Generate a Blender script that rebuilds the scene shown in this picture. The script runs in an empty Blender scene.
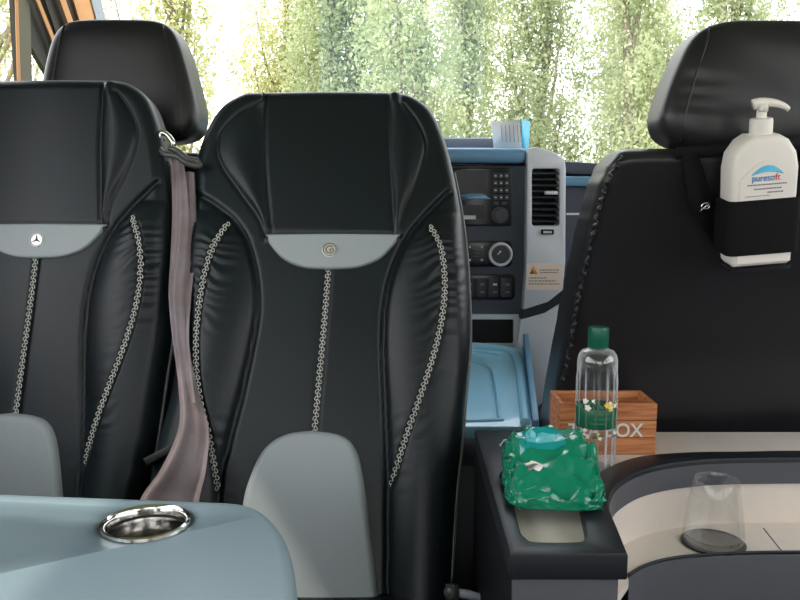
import bpy, bmesh, math, random
import numpy as np
from mathutils import Vector, Matrix, noise
from mathutils.geometry import tessellate_polygon

random.seed(7)
SC = bpy.context.scene
COL = SC.collection
PI = math.pi
CZ = 1.05                      # eye height above the van floor
F = 800.0
PITCH = math.radians(7.7)
cp, sp = math.cos(PITCH), math.sin(PITCH)

# ------------------------------------------------------------------ measuring helpers
def ray(px, py):
    v = (py - 300) / F
    return Vector(((px - 400) / F, cp - v * sp, -sp - v * cp))
def PZ(px, py, z):
    r = ray(px, py); t = z / r.z
    return Vector((r.x * t, r.y * t, CZ + z))
def PY(px, py, Y):
    r = ray(px, py); t = Y / r.y
    return Vector((r.x * t, Y, CZ + r.z * t))
def PX(px, py, X):
    r = ray(px, py); t = X / r.x
    return Vector((X, r.y * t, CZ + r.z * t))

# ------------------------------------------------------------------ materials
def srgb(r, g, b):
    f = lambda c: (c / 255 / 12.92) if c / 255 <= .04045 else ((c / 255 + .055) / 1.055) ** 2.4
    return (f(r), f(g), f(b), 1)
def mat(name, color, rough=.5, metal=0, spec=.5, bump=None, noise_col=None, coat=0, trans=0, ior=1.45, sheen=0):
    m = bpy.data.materials.new(name); m.use_nodes = True
    nt = m.node_tree; b = nt.nodes['Principled BSDF']
    b.inputs['Base Color'].default_value = color
    b.inputs['Roughness'].default_value = rough
    b.inputs['Metallic'].default_value = metal
    b.inputs['Specular IOR Level'].default_value = spec
    b.inputs['Coat Weight'].default_value = coat
    b.inputs['Transmission Weight'].default_value = trans
    b.inputs['IOR'].default_value = ior
    b.inputs['Sheen Weight'].default_value = sheen
    tc = nt.nodes.new('ShaderNodeTexCoord')
    if noise_col:
        sc_, c2, amt = noise_col
        n = nt.nodes.new('ShaderNodeTexNoise'); n.inputs['Scale'].default_value = sc_; n.inputs['Detail'].default_value = 5
        nt.links.new(tc.outputs['Object'], n.inputs['Vector'])
        mx = nt.nodes.new('ShaderNodeMix'); mx.data_type = 'RGBA'
        mr = nt.nodes.new('ShaderNodeMapRange'); mr.inputs['From Min'].default_value = .35; mr.inputs['From Max'].default_value = .65; mr.inputs['To Max'].default_value = amt
        nt.links.new(n.outputs['Fac'], mr.inputs['Value']); nt.links.new(mr.outputs[0], mx.inputs['Factor'])
        mx.inputs['A'].default_value = color; mx.inputs['B'].default_value = c2
        nt.links.new(mx.outputs['Result'], b.inputs['Base Color'])
    if bump:
        kind, sc_, st, dist = bump
        if kind == 'voronoi':
            n = nt.nodes.new('ShaderNodeTexVoronoi'); n.inputs['Scale'].default_value = sc_; out = n.outputs['Distance']
        else:
            n = nt.nodes.new('ShaderNodeTexNoise'); n.inputs['Scale'].default_value = sc_; n.inputs['Detail'].default_value = 4; out = n.outputs['Fac']
        nt.links.new(tc.outputs['Object'], n.inputs['Vector'])
        bp = nt.nodes.new('ShaderNodeBump'); bp.inputs['Strength'].default_value = st; bp.inputs['Distance'].default_value = dist
        nt.links.new(out, bp.inputs['Height']); nt.links.new(bp.outputs['Normal'], b.inputs['Normal'])
    return m

M = {}
M['leather'] = mat('black_leather', srgb(19, 26, 30), .38, spec=.4, bump=('voronoi', 650, .25, .0006), noise_col=(9, srgb(18, 31, 36), .6))  # teal cast of the side light put into the black base colour
M['leather_cover'] = mat('cover_leather', srgb(35, 35, 38), .36, spec=.45, bump=('noise', 18, .12, .004))
M['grey_leather'] = mat('grey_leather', srgb(158, 166, 169), .5, spec=.3, bump=('voronoi', 600, .2, .0005))
M['piping'] = mat('piping', srgb(104, 108, 110), .3)
M['thread'] = mat('cream_thread', srgb(196, 196, 188), .75, spec=.2)
M['chrome'] = mat('chrome', (.80, .79, .77, 1), .12, 1)
M['liner'] = mat('cup_liner', srgb(84, 80, 68), .3, .6)
M['satin'] = mat('satin_metal', (.80, .79, .74, 1), .42, .85)
M['chrome_dark'] = mat('badge_relief', (.25, .24, .22, 1), .3, 1)
M['table'] = mat('table_laminate', srgb(135, 155, 163), .32, spec=.45, bump=('noise', 120, .06, .0005))
M['rail'] = mat('dark_rail_leather', srgb(34, 37, 42), .42, spec=.4, bump=('voronoi', 700, .2, .0005))
M['rail_side'] = mat('slate_panel', srgb(88, 89, 95), .5, spec=.3, bump=('noise', 260, .15, .0005))
M['beige'] = mat('beige_laminate', srgb(226, 216, 205), .5, spec=.3, noise_col=(14, srgb(220, 208, 196), .5))
M['dark'] = mat('dark_plastic', srgb(22, 23, 26), .5, spec=.3)
M['webbing'] = mat('webbing', srgb(150, 138, 144), .55, bump=('noise', 500, .3, .0006), noise_col=(10, srgb(96, 82, 76), .8))
M['plastic_grey'] = mat('dark_grey_plastic', srgb(72, 75, 74), .35)
M['dash'] = mat('dash_plastic', srgb(74, 80, 92), .5, bump=('noise', 300, .15, .0006))
M['dash_top'] = mat('dash_top_sky_tint', srgb(110, 156, 190), .35, bump=('noise', 300, .15, .0006))  # blue of the reflected sky worked into the plastic's colour
M['silver'] = mat('silver_paint', srgb(218, 222, 230), .4, metal=.0)
M['radio'] = mat('radio_black', srgb(30, 32, 38), .25)
M['screen'] = mat('screen_glass', srgb(22, 20, 24), .25, spec=.25)
M['button'] = mat('button_grey', srgb(52, 55, 62), .35)
M['print_white'] = mat('print_white', srgb(225, 228, 230), .5)
M['print_grey'] = mat('print_grey', srgb(120, 122, 128), .6)
M['print_pale'] = mat('print_pale', srgb(176, 178, 190), .6)
M['print_blue'] = mat('print_blue', srgb(20, 120, 190), .5)
M['print_lightblue'] = mat('print_lightblue', srgb(90, 185, 225), .5)
M['print_red'] = mat('print_red', srgb(205, 45, 60), .5)
M['print_orange'] = mat('print_orange', srgb(225, 150, 50), .5)
M['sticker'] = mat('sticker_cream', srgb(252, 232, 218), .5)
M['tray'] = mat('tray_sky_tint', srgb(160, 216, 244), .22, spec=.6, coat=.6)  # light blue sky reflection put into the base colour
M['paper'] = mat('paper', srgb(236, 238, 240), .7)
M['cyan'] = mat('cyan_card', srgb(30, 165, 205), .5)
M['white_plastic'] = mat('white_plastic', srgb(228, 222, 216), .35, spec=.4)
M['black_elastic'] = mat('black_elastic', srgb(15, 15, 17), .8, spec=.2, bump=('noise', 500, .3, .0005))
M['cap_green'] = mat('green_cap', srgb(20, 92, 70), .35)
M['label_green'] = mat('green_label', srgb(14, 92, 62), .35)
M['flower_yellow'] = mat('flower_yellow', srgb(235, 205, 90), .6)
M['flower_white'] = mat('flower_white', srgb(240, 238, 228), .6)
M['leaf_print'] = mat('leaf_print', srgb(60, 110, 80), .6)
M['wipes'] = mat('green_foil', srgb(6, 138, 104), .24, spec=.6, noise_col=(12, srgb(4, 122, 92), .5), coat=.4)
M['wipes_label'] = mat('wipes_label', srgb(20, 150, 150), .22, spec=.6, coat=.5)
M['label_window'] = mat('label_window', srgb(96, 190, 196), .3, coat=.4)
M['foil_clear'] = mat('foil_edge', srgb(205, 222, 218), .2, coat=.5)
M['orange_trim'] = mat('tan_trim', srgb(196, 140, 88), .5)
M['pillar'] = mat('pillar_grey', srgb(92, 88, 72), .5)
M['pillar_dark'] = mat('pillar_dark', srgb(46, 44, 40), .6)
M['pillar_blue'] = mat('pillar_blue', srgb(140, 150, 160), .5)
M['headliner'] = mat('headliner', srgb(190, 186, 178), .9)
M['wall'] = mat('van_wall', srgb(160, 152, 148), .8)
M['carpet'] = mat('carpet', srgb(34, 34, 38), .95, bump=('noise', 300, .5, .003))
M['bark'] = mat('bark', srgb(150, 140, 126), .9, noise_col=(6, srgb(110, 100, 88), .8))
M['base_reflection'] = mat('base_reflection', srgb(26, 28, 30), .25)
def wood():
    m = bpy.data.materials.new('box_wood'); m.use_nodes = True; nt = m.node_tree; b = nt.nodes['Principled BSDF']
    b.inputs['Roughness'].default_value = .55
    tc = nt.nodes.new('ShaderNodeTexCoord'); mp = nt.nodes.new('ShaderNodeMapping'); mp.inputs['Scale'].default_value = (4, 40, 60)
    n = nt.nodes.new('ShaderNodeTexNoise'); n.inputs['Scale'].default_value = 3; n.inputs['Detail'].default_value = 6
    cr = nt.nodes.new('ShaderNodeValToRGB'); cr.color_ramp.elements[0].position = .35; cr.color_ramp.elements[0].color = srgb(160, 92, 52)
    cr.color_ramp.elements[1].position = .65; cr.color_ramp.elements[1].color = srgb(212, 142, 92)
    L = nt.links.new
    L(tc.outputs['Object'], mp.inputs['Vector']); L(mp.outputs[0], n.inputs['Vector']); L(n.outputs['Fac'], cr.inputs[0]); L(cr.outputs[0], b.inputs['Base Color'])
    return m
M['wood'] = wood()
def glass_thin(name, tint, gloss=.06, rough=.02, top=.5):
    m = bpy.data.materials.new(name); m.use_nodes = True; nt = m.node_tree; nt.nodes.clear()
    o = nt.nodes.new('ShaderNodeOutputMaterial'); t = nt.nodes.new('ShaderNodeBsdfTransparent'); t.inputs[0].default_value = tint
    g = nt.nodes.new('ShaderNodeBsdfGlossy'); g.inputs['Roughness'].default_value = rough
    mx = nt.nodes.new('ShaderNodeMixShader')
    lw = nt.nodes.new('ShaderNodeLayerWeight'); lw.inputs[0].default_value = .25
    mr = nt.nodes.new('ShaderNodeMapRange'); mr.inputs['To Min'].default_value = gloss; mr.inputs['To Max'].default_value = top
    nt.links.new(lw.outputs['Facing'], mr.inputs[0]); nt.links.new(mr.outputs[0], mx.inputs[0])
    nt.links.new(t.outputs[0], mx.inputs[1]); nt.links.new(g.outputs[0], mx.inputs[2]); nt.links.new(mx.outputs[0], o.inputs[0])
    return m
M['pane'] = glass_thin('window_glass', (.985, .98, .98, 1), .02)
M['clear'] = glass_thin('clear_bottle', (.93, .95, .96, 1), .10, .12)
def mix_white_sheen(m, amt):  # mixes in diffuse white for the highlights on a clear surface
    nt = m.node_tree; o = nt.nodes['Material Output']; src = o.inputs[0].links[0].from_socket
    d = nt.nodes.new('ShaderNodeBsdfDiffuse'); d.inputs[0].default_value = (.85, .88, .9, 1); mx = nt.nodes.new('ShaderNodeMixShader'); mx.inputs[0].default_value = amt
    nt.links.new(src, mx.inputs[1]); nt.links.new(d.outputs[0], mx.inputs[2]); nt.links.new(mx.outputs[0], o.inputs[0])
mix_white_sheen(M['clear'], .10)
nt = M['clear'].node_tree; mxl = nt.nodes['Material Output'].inputs[0].links[0].from_node
lw = nt.nodes.new('ShaderNodeLayerWeight'); lw.inputs[0].default_value = .5
mr = nt.nodes.new('ShaderNodeMapRange'); mr.inputs['From Min'].default_value = .15; mr.inputs['From Max'].default_value = .75; mr.inputs['To Min'].default_value = .02; mr.inputs['To Max'].default_value = .42
nt.links.new(lw.outputs['Facing'], mr.inputs[0]); nt.links.new(mr.outputs[0], mxl.inputs[0])  # painted sheen grows whiter towards grazing angles
M['tumbler'] = glass_thin('tumbler_glass', (.985, .99, .99, 1), .04, .03, .32)
def leafmat(name, c1, c2, tr=.5):
    m = bpy.data.materials.new(name); m.use_nodes = True; nt = m.node_tree; nt.nodes.clear(); L = nt.links.new
    o = nt.nodes.new('ShaderNodeOutputMaterial'); d = nt.nodes.new('ShaderNodeBsdfDiffuse'); t = nt.nodes.new('ShaderNodeBsdfTranslucent')
    mx = nt.nodes.new('ShaderNodeMixShader'); mx.inputs[0].default_value = tr
    tc = nt.nodes.new('ShaderNodeTexCoord'); n = nt.nodes.new('ShaderNodeTexNoise'); n.inputs['Scale'].default_value = 2.2; n.inputs['Detail'].default_value = 6
    cr = nt.nodes.new('ShaderNodeValToRGB'); cr.color_ramp.elements[0].position = .35; cr.color_ramp.elements[0].color = c1
    cr.color_ramp.elements[1].position = .65; cr.color_ramp.elements[1].color = c2
    L(tc.outputs['Object'], n.inputs['Vector']); L(n.outputs['Fac'], cr.inputs[0])
    L(cr.outputs[0], d.inputs[0]); L(cr.outputs[0], t.inputs[0]); L(d.outputs[0], mx.inputs[1]); L(t.outputs[0], mx.inputs[2]); L(mx.outputs[0], o.inputs[0])
    return m
M['leaf_a'] = leafmat('foliage_green', srgb(150, 164, 122), srgb(204, 210, 176))  # foliage colours paled to carry the washed-out windscreen haze
M['leaf_b'] = leafmat('foliage_yellow', srgb(172, 176, 120), srgb(220, 216, 172))
M['leaf_c'] = leafmat('foliage_grey', srgb(166, 176, 136), srgb(208, 212, 180))
M['grass'] = mat('meadow', srgb(120, 140, 80), .9, noise_col=(2, srgb(150, 150, 90), .8))

# ------------------------------------------------------------------ object helpers
def tag(o, label=None, cat=None, group=None, kind=None):
    if label: o['label'] = label
    if cat: o['category'] = cat
    if group: o['group'] = group
    if kind: o['kind'] = kind
    return o
def empty(name, loc, label, cat, group=None):
    o = bpy.data.objects.new(name, None); o.empty_display_size = .05; COL.objects.link(o); o.location = loc
    return tag(o, label, cat, group)
def wloc(p):
    v = Vector((0, 0, 0))
    while p is not None:
        v += p.location; p = p.parent
    return v
def link(name, bm, m, parent=None, smooth=True, auto=None):
    """world-space bmesh -> one mesh object under parent"""
    off = wloc(parent) if parent else Vector((0, 0, 0))
    if off.length: bmesh.ops.translate(bm, verts=bm.verts, vec=-off)
    bmesh.ops.recalc_face_normals(bm, faces=bm.faces)
    me = bpy.data.meshes.new(name); 
    if auto is not None:
        for f in bm.faces: f.smooth = True
        for e in bm.edges:
            if len(e.link_faces) == 2 and e.calc_face_angle(0) > auto: e.smooth = False
    else:
        for f in bm.faces: f.smooth = smooth
    bm.to_mesh(me); bm.free()
    me.materials.append(m)
    o = bpy.data.objects.new(name, me); COL.objects.link(o)
    if parent: o.parent = parent
    return o
def kids(o): return [c for c in bpy.data.objects if c.parent == o]
def copy_tree(o, parent=None, skip=()):
    c = o.copy(); COL.objects.link(c); c.parent = parent
    for ch in kids(o):
        if ch.name not in skip: copy_tree(ch, c)
    return c
def box(bm, c, s, rot=None, bev=0, seg=2):
    r = bmesh.ops.create_cube(bm, size=1)
    vs = r['verts']
    for v in vs: v.co = Vector((v.co.x * s[0], v.co.y * s[1], v.co.z * s[2]))
    if bev:
        es = list({e for v in vs for e in v.link_edges})
        rr = bmesh.ops.bevel(bm, geom=es, offset=bev, segments=seg, profile=.5, affect='EDGES')
        vs = list({v for f in rr['faces'] for v in f.verts} | {v for v in vs if v.is_valid})
    R = rot.to_4x4() if rot else Matrix.Identity(4)
    bmesh.ops.transform(bm, matrix=Matrix.Translation(Vector(c)) @ R, verts=vs)
    return vs
def cyl(bm, c, r, h, axis='Z', seg=32, r2=None, rot=None):
    rr = bmesh.ops.create_cone(bm, cap_ends=True, segments=seg, radius1=r, radius2=r if r2 is None else r2, depth=h)
    R = Matrix.Identity(4)
    if axis == 'Y': R = Matrix.Rotation(PI / 2, 4, 'X')
    if axis == 'X': R = Matrix.Rotation(PI / 2, 4, 'Y')
    if rot: R = rot.to_4x4() @ R
    bmesh.ops.transform(bm, matrix=Matrix.Translation(Vector(c)) @ R, verts=rr['verts'])
def prism(bm, polys, d, bev=0, seg=2):
    """polys: outer loop (+ holes) of Vectors in one plane; extruded by vector d"""
    allv = [Vector(p) for pl in polys for p in pl]
    tris = tessellate_polygon([[Vector(p) for p in pl] for pl in polys])
    a = [bm.verts.new(p) for p in allv]; b = [bm.verts.new(p + Vector(d)) for p in allv]
    for t in tris:
        try: bm.faces.new([a[i] for i in t]); bm.faces.new([b[i] for i in reversed(t)])
        except ValueError: pass
    k = 0; rim = []
    for pl in polys:
        n = len(pl)
        for i in range(n):
            i0, i1 = k + i, k + (i + 1) % n
            bm.faces.new([a[i0], a[i1], b[i1], b[i0]])
            rim.append((a[i0], a[i1])); rim.append((b[i0], b[i1]))
        k += n
    bmesh.ops.recalc_face_normals(bm, faces=bm.faces)
    if bev:
        es = [e for e in (bm.edges.get(p) for p in rim) if e]
        bmesh.ops.bevel(bm, geom=es, offset=bev, segments=seg, profile=.5, affect='EDGES')
def crom(pts, n=6, closed=False):
    P = [Vector(p) for p in pts]; out = []
    N = len(P)
    rng = range(N if closed else N - 1)
    for i in rng:
        if closed: p0, p1, p2, p3 = P[(i - 1) % N], P[i], P[(i + 1) % N], P[(i + 2) % N]
        else: p0, p1, p2, p3 = P[max(i - 1, 0)], P[i], P[i + 1], P[min(i + 2, N - 1)]
        for k in range(n):
            t = k / n
            out.append(.5 * ((2 * p1) + (-p0 + p2) * t + (2 * p0 - 5 * p1 + 4 * p2 - p3) * t * t + (-p0 + 3 * p1 - 3 * p2 + p3) * t ** 3))
    if not closed: out.append(P[-1])
    return out
def tube(bm, pts, r, seg=8, closed=False, caps=True):
    P = [Vector(p) for p in pts]; N = len(P); rings = []
    R = r if callable(r) else (lambda t: r)
    up = None
    for i, p in enumerate(P):
        if closed: t = P[(i + 1) % N] - P[i - 1]
        else: t = P[min(i + 1, N - 1)] - P[max(i - 1, 0)]
        t.normalize()
        if up is None:
            up = Vector((0, 0, 1)) if abs(t.z) < .9 else Vector((0, 1, 0))
        a = t.cross(up)
        if a.length < 1e-6: a = t.orthogonal()
        a.normalize(); b = a.cross(t).normalized(); up = b
        rr = R(i / max(N - 1, 1))
        rings.append([bm.verts.new(p + (a * math.cos(2 * PI * k / seg) + b * math.sin(2 * PI * k / seg)) * rr) for k in range(seg)])
    M_ = N if closed else N - 1
    for i in range(M_):
        A, B = rings[i], rings[(i + 1) % N]
        for k in range(seg): bm.faces.new([A[k], A[(k + 1) % seg], B[(k + 1) % seg], B[k]])
    if caps and not closed:
        bm.faces.new(rings[0]); bm.faces.new(rings[-1][::-1])
def lathe(bm, prof, c, seg=48, rot=None, sx=1, sy=1, ripple=None, cap=True):
    """prof: (r,z) list"""
    rings = []
    R = rot.to_3x3() if rot else Matrix.Identity(3)
    for (r, z) in prof:
        ring = []
        for k in range(seg):
            a = 2 * PI * k / seg
            q = r * (1 + (ripple(a, z) if ripple else 0))
            ring.append(bm.verts.new(Vector(c) + R @ Vector((q * math.cos(a) * sx, q * math.sin(a) * sy, z))))
        rings.append(ring)
    for A, B in zip(rings, rings[1:]):
        for k in range(seg): bm.faces.new([A[k], A[(k + 1) % seg], B[(k + 1) % seg], B[k]])
    if cap and prof[0][0] > 1e-5: bm.faces.new(rings[0][::-1])
    if cap and prof[-1][0] > 1e-5: bm.faces.new(rings[-1])
    bmesh.ops.remove_doubles(bm, verts=bm.verts, dist=1e-6); bmesh.ops.dissolve_degenerate(bm, dist=1e-7, edges=bm.edges)
def softbox(bm, c, s, p=4, n=24, rot=None, deform=None):
    """super-ellipsoid cushion; s = full sizes"""
    r = bmesh.ops.create_cube(bm, size=2)
    vs0 = set(bm.verts)
    bmesh.ops.subdivide_edges(bm, edges=list({e for v in r['verts'] for e in v.link_edges}), cuts=n - 1, use_grid_fill=True)
    vs = [v for v in bm.verts]
    R = rot.to_3x3() if rot else Matrix.Identity(3)
    for v in vs:
        q = v.co.copy(); q = Vector((math.sin(q.x * PI / 2) * .5 + q.x * .5, math.sin(q.y * PI / 2) * .5 + q.y * .5, math.sin(q.z * PI / 2) * .5 + q.z * .5))
        nn = (abs(q.x) ** p + abs(q.y) ** p + abs(q.z) ** p) ** (1 / p)
        q = q / nn
        if deform: q = deform(q)
        v.co = Vector(c) + R @ Vector((q.x * s[0] / 2, q.y * s[1] / 2, q.z * s[2] / 2))
def text_bm(txt, size, depth=.0006, bold=0):
    cu = bpy.data.curves.new('t', 'FONT'); cu.body = txt; cu.size = size; cu.extrude = depth; cu.align_x = 'CENTER'; cu.align_y = 'CENTER'; cu.offset = bold
    o = bpy.data.objects.new('t', cu); COL.objects.link(o)
    dg = bpy.context.evaluated_depsgraph_get(); me = bpy.data.meshes.new_from_object(o.evaluated_get(dg))
    bm = bmesh.new(); bm.from_mesh(me)
    bpy.data.objects.remove(o); bpy.data.curves.remove(cu); bpy.data.meshes.remove(me)
    return bm
def frame_mat(o, x, y):
    """matrix whose local xy plane is spanned by x, y at origin o"""
    x = Vector(x).normalized(); y = Vector(y).normalized(); z = x.cross(y).normalized()
    m = Matrix((x, y, z)).transposed().to_4x4(); m.translation = Vector(o); return m

# ------------------------------------------------------------------ camera, world, sun
cam_d = bpy.data.cameras.new('camera'); cam = bpy.data.objects.new('camera', cam_d); COL.objects.link(cam)
cam.location = (0, 0, CZ); cam.rotation_euler = (PI / 2 - PITCH, 0, 0)
cam_d.sensor_width = 36; cam_d.lens = 36.0; cam_d.clip_start = .02; cam_d.clip_end = 200
SC.camera = cam
W = bpy.data.worlds.new('daylight'); SC.world = W; W.use_nodes = True
nt = W.node_tree; bg = nt.nodes['Background']
tc = nt.nodes.new('ShaderNodeTexCoord'); sx = nt.nodes.new('ShaderNodeSeparateXYZ'); cr = nt.nodes.new('ShaderNodeValToRGB')
nt.links.new(tc.outputs['Generated'], sx.inputs[0]); nt.links.new(sx.outputs['Z'], cr.inputs[0]); nt.links.new(cr.outputs[0], bg.inputs[0])
cr.color_ramp.elements[0].color = (1, .99, .97, 1); cr.color_ramp.elements[0].position = 0
cr.color_ramp.elements[1].color = (.86, .91, 1, 1); cr.color_ramp.elements[1].position = .8
bg.inputs[1].default_value = 2.2
sun_d = bpy.data.lights.new('sun', 'SUN'); sun_d.energy = 1.3; sun_d.angle = math.radians(1.5); sun_d.color = (1, .93, .78)
sun = bpy.data.objects.new('sun', sun_d); COL.objects.link(sun)
SUN_FROM = Vector((-.55, -.20, .80)).normalized()
sun.rotation_euler = SUN_FROM.to_track_quat('Z', 'Y').to_euler(); sun.location = SUN_FROM * 10
SC.view_settings.view_transform = 'Standard'; SC.view_settings.look = 'None'; SC.view_settings.gamma = 1
SC.view_settings.use_curve_mapping = False; SC.view_settings.exposure = 1.05
SC.cycles.use_denoising = True; SC.cycles.max_bounces = 10; SC.cycles.transparent_max_bounces = 16
SC.cycles.sample_clamp_indirect = 6; SC.cycles.caustics_refractive = False; SC.cycles.caustics_reflective = False

# ------------------------------------------------------------------ the van shell
XL, XR = -.97, 1.30
ROOF = 1.86
def struct(name, bm, m, smooth=False):
    o = link(name, bm, m, None, smooth); o['kind'] = 'structure'; return o
bm = bmesh.new(); box(bm, ((XL + XR) / 2, .4, -.03), (XR - XL + .1, 5.2, .06)); struct('floor', bm, M['carpet'])
bm = bmesh.new(); box(bm, ((XL + XR) / 2, .15, ROOF + .03), (XR - XL + .1, 3.9, .06), bev=.01); struct('ceiling', bm, M['headliner'])
door_px = lambda pts, X=XL: [PX(a, b, X) for a, b in pts]
# left wall: outline with the cab door window, the quarter light and the cabin windows cut out of it
def rrect(X, a, b, c, d, r=.06):
    o = []
    for cx, cy, st in ((b - r, c + r, -90), (b - r, d - r, 0), (a + r, d - r, 90), (a + r, c + r, 180)):
        for k in range(6):
            t = math.radians(st + 90 * k / 5); o.append(Vector((X, cx + r * math.cos(t), cy + r * math.sin(t))))
    return o
def side_outline(X):
    return [Vector((X, -1.8, 0)), Vector((X, 3.0, 0)), Vector((X, 3.0, 1.02)), Vector((X, 2.12, ROOF)), Vector((X, -1.8, ROOF))]
ya = PX(16, 40, XL).y; yb = PX(30, 40, XL).y
door_win = [Vector((XL, 1.62, .98)), Vector((XL, ya, .98)), Vector((XL, ya, 1.62)), Vector((XL, ya - .06, 1.70)), Vector((XL, 1.62, 1.70))]  # unseen rear edge set forward to keep sun off the seat top
quarter = door_px([(30, 110), (68, 110), (42, 65), (31, 46)])
cab_l = rrect(XL, -.05, 1.12, .92, 1.66); cab_l2 = rrect(XL, -1.6, -.15, .92, 1.66)  # unseen cabin windows, front edge placed to shape the sun patch
bm = bmesh.new(); prism(bm, [side_outline(XL), door_win, quarter, cab_l, cab_l2], (-.012, 0, 0)); struct('wall_left', bm, M['pillar_dark'])
cab_r = [Vector((XR, p.y, p.z)) for p in cab_l]; cab_r2 = [Vector((XR, p.y, p.z)) for p in cab_l2]
cab_r3 = [Vector((XR, a, b)) for a, b in ((1.3, 1.0), (2.8, 1.0), (2.65, 1.22), (2.15, 1.70), (1.3, 1.70))]
bm = bmesh.new(); prism(bm, [side_outline(XR), cab_r, cab_r2, cab_r3], (.05, 0, 0)); struct('wall_right', bm, M['wall'])
bm = bmesh.new()
rear = [Vector((XL, -1.8, 0)), Vector((XR, -1.8, 0)), Vector((XR, -1.8, ROOF)), Vector((XL, -1.8, ROOF))]
prism(bm, [rear, [Vector((p.z * 0 + x, -1.8, z)) for x, z, p in ((-.75, .9, rear[0]), (.75, .9, rear[0]), (.75, 1.66, rear[0]), (-.75, 1.66, rear[0]))]], (0, -.05, 0)); struct('wall_back', bm, M['wall'])
n = [0]
def window(poly, nm=None):
    n[0] += 1
    bm = bmesh.new(); f = bm.faces.new([bm.verts.new(p) for p in poly])
    struct('window_%d' % n[0], bm, M['pane'])
ws = [Vector((XL + .03, 2.98, 1.03)), Vector((XR - .03, 2.98, 1.03)), Vector((XR - .05, 2.12, 1.84)), Vector((XL + .05, 2.12, 1.84))]
window(ws)
for w, sg in ((door_win, -1), (quarter, -1), (cab_l, -1), (cab_l2, -1), (cab_r, 1), (cab_r2, 1), (cab_r3, 1)):
    window([p + Vector((sg * .006, 0, 0)) for p in w])
window([Vector((x, -1.825, z)) for x, z in ((-.75, .9), (.75, .9), (.75, 1.66), (-.75, 1.66))])
# front bulkhead under the windscreen and the pillar mouldings seen beside the driver's headrest
bm = bmesh.new(); box(bm, ((XL + XR) / 2, 3.0, .51), (XR - XL, .05, 1.02)); struct('wall_front', bm, M['dark'])
def strip(i, x0, x1, slope, m, X, dx, ya=-70, yb=150, ease=0):
    pts = [(x0 + slope * ya, ya), (x1 + slope * ya, ya), (x1 + slope * yb, yb), (x0 + slope * yb, yb)]
    bm = bmesh.new(); prism(bm, [[PX(a, b, X + .004) for a, b in pts]], (-.004, 0, 0), bev=.0008)
    struct('trim_%d' % i, bm, m)
strip(1, 16.0, 18.5, .03, M['orange_trim'], XL + .003, .012, yb=170)
strip(2, 18.5, 30, .03, M['pillar'], XL + .003, .022, yb=170)
strip(3, 36, 40, .40, M['orange_trim'], XL + .02, .02, yb=120)
strip(4, 45, 58, .34, M['pillar_dark'], XL + .02, .03, yb=120)
strip(5, 60, 66, .35, M['orange_trim'], XL + .04, .02, yb=120)
strip(6, 66.5, 73, .36, M['pillar_dark'], XL + .035, .014, yb=120)
strip(7, 73.5, 91, .30, M['orange_trim'], XL + .045, .02, yb=120)
strip(8, 91.5, 101, .26, M['pillar_blue'], XL + .05, .012, yb=120)

# ------------------------------------------------------------------ rear-facing seats
TILT = math.radians(20)
S_UP = Vector((0, math.sin(TILT), math.cos(TILT))); S_N = Vector((0, -math.cos(TILT), math.sin(TILT)))
S_O = ray(331, 252) * 1.42; S_O = Vector((S_O.x, S_O.y, S_O.z + CZ))
EYE = Vector((0, 0, CZ))
def U(px, py):
    """pixel -> (x, s) on the reclined plane of the seat back"""
    r = ray(px, py); t = (S_O - EYE).dot(S_N) / r.dot(S_N); p = EYE + r * t - S_O
    return np.array((p.x, p.dot(S_UP)))
def UL(pts, n=8):
    q = [Vector((*U(*p), 0)) for p in pts]
    return np.array([(v.x, v.y) for v in crom(q, n)])
def side_curve(pl):
    """x as a function of s from a polyline sorted by s"""
    pl = pl[np.argsort(pl[:, 1])]; return lambda s: np.interp(s, pl[:, 1], pl[:, 0])
def pdist(X, Y, pl):
    d = np.full(X.shape, 9.0)
    for (x0, y0), (x1, y1) in zip(pl[:-1], pl[1:]):
        dx, dy = x1 - x0, y1 - y0; L2 = dx * dx + dy * dy + 1e-12
        t = np.clip(((X - x0) * dx + (Y - y0) * dy) / L2, 0, 1)
        d = np.minimum(d, np.hypot(X - x0 - t * dx, Y - y0 - t * dy))
    return d
outL = UL([(256, 87), (240, 90), (220, 102), (204, 126), (194, 156), (191, 190), (185, 230), (180, 280), (176, 340), (166, 400), (150, 462), (146, 520), (146, 700)])
outR = UL([(398, 88), (415, 93), (433, 108), (447, 140), (458, 185), (466, 235), (470, 290), (471, 340), (467, 390), (462, 450), (456, 510), (446, 700)])
topS = min(outL[:, 1].max(), outR[:, 1].max()); botS = U(300, 690)[1]
fL, fR = side_curve(outL), side_curve(outR)
cuL = UL([(197, 194), (215, 205), (235, 222), (248, 245), (256, 280), (257, 315), (250, 355), (240, 400), (228, 445), (218, 500), (210, 700)])
cuR = UL([(449, 192), (428, 213), (408, 238), (393, 270), (385, 305), (383, 350), (385, 400), (387, 450), (388, 500), (388, 700)])
gL, gR = side_curve(cuL), side_curve(cuR)
stL = UL([(229, 226), (214, 258), (205, 292), (200, 330), (200, 368), (205, 405), (213, 440), (219, 488)])
stR = UL([(430, 230), (440, 252), (444, 285), (441, 322), (432, 360), (420, 397), (405, 440), (391, 486)])
stC = UL([(329, 268), (325, 320), (320, 375), (315, 432)])
hpL = UL([(265, 96), (265, 160), (270, 234)]); hpR = UL([(388, 97), (389, 160), (395, 234)])
wiL = UL([(262, 101), (240, 112), (222, 130), (217, 148), (222, 166), (240, 192), (258, 216), (267, 236)])
wiR = UL([(402, 103), (416, 120), (425, 140), (424, 158), (415, 186), (403, 212), (399, 236)])
bar = UL([(267, 234), (330, 234.5), (401, 235)])
border = np.vstack([outL[::-1], outR])
wfL, wfR = side_curve(wiL), side_curve(wiR); hfL, hfR = side_curve(hpL), side_curve(hpR)
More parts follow.
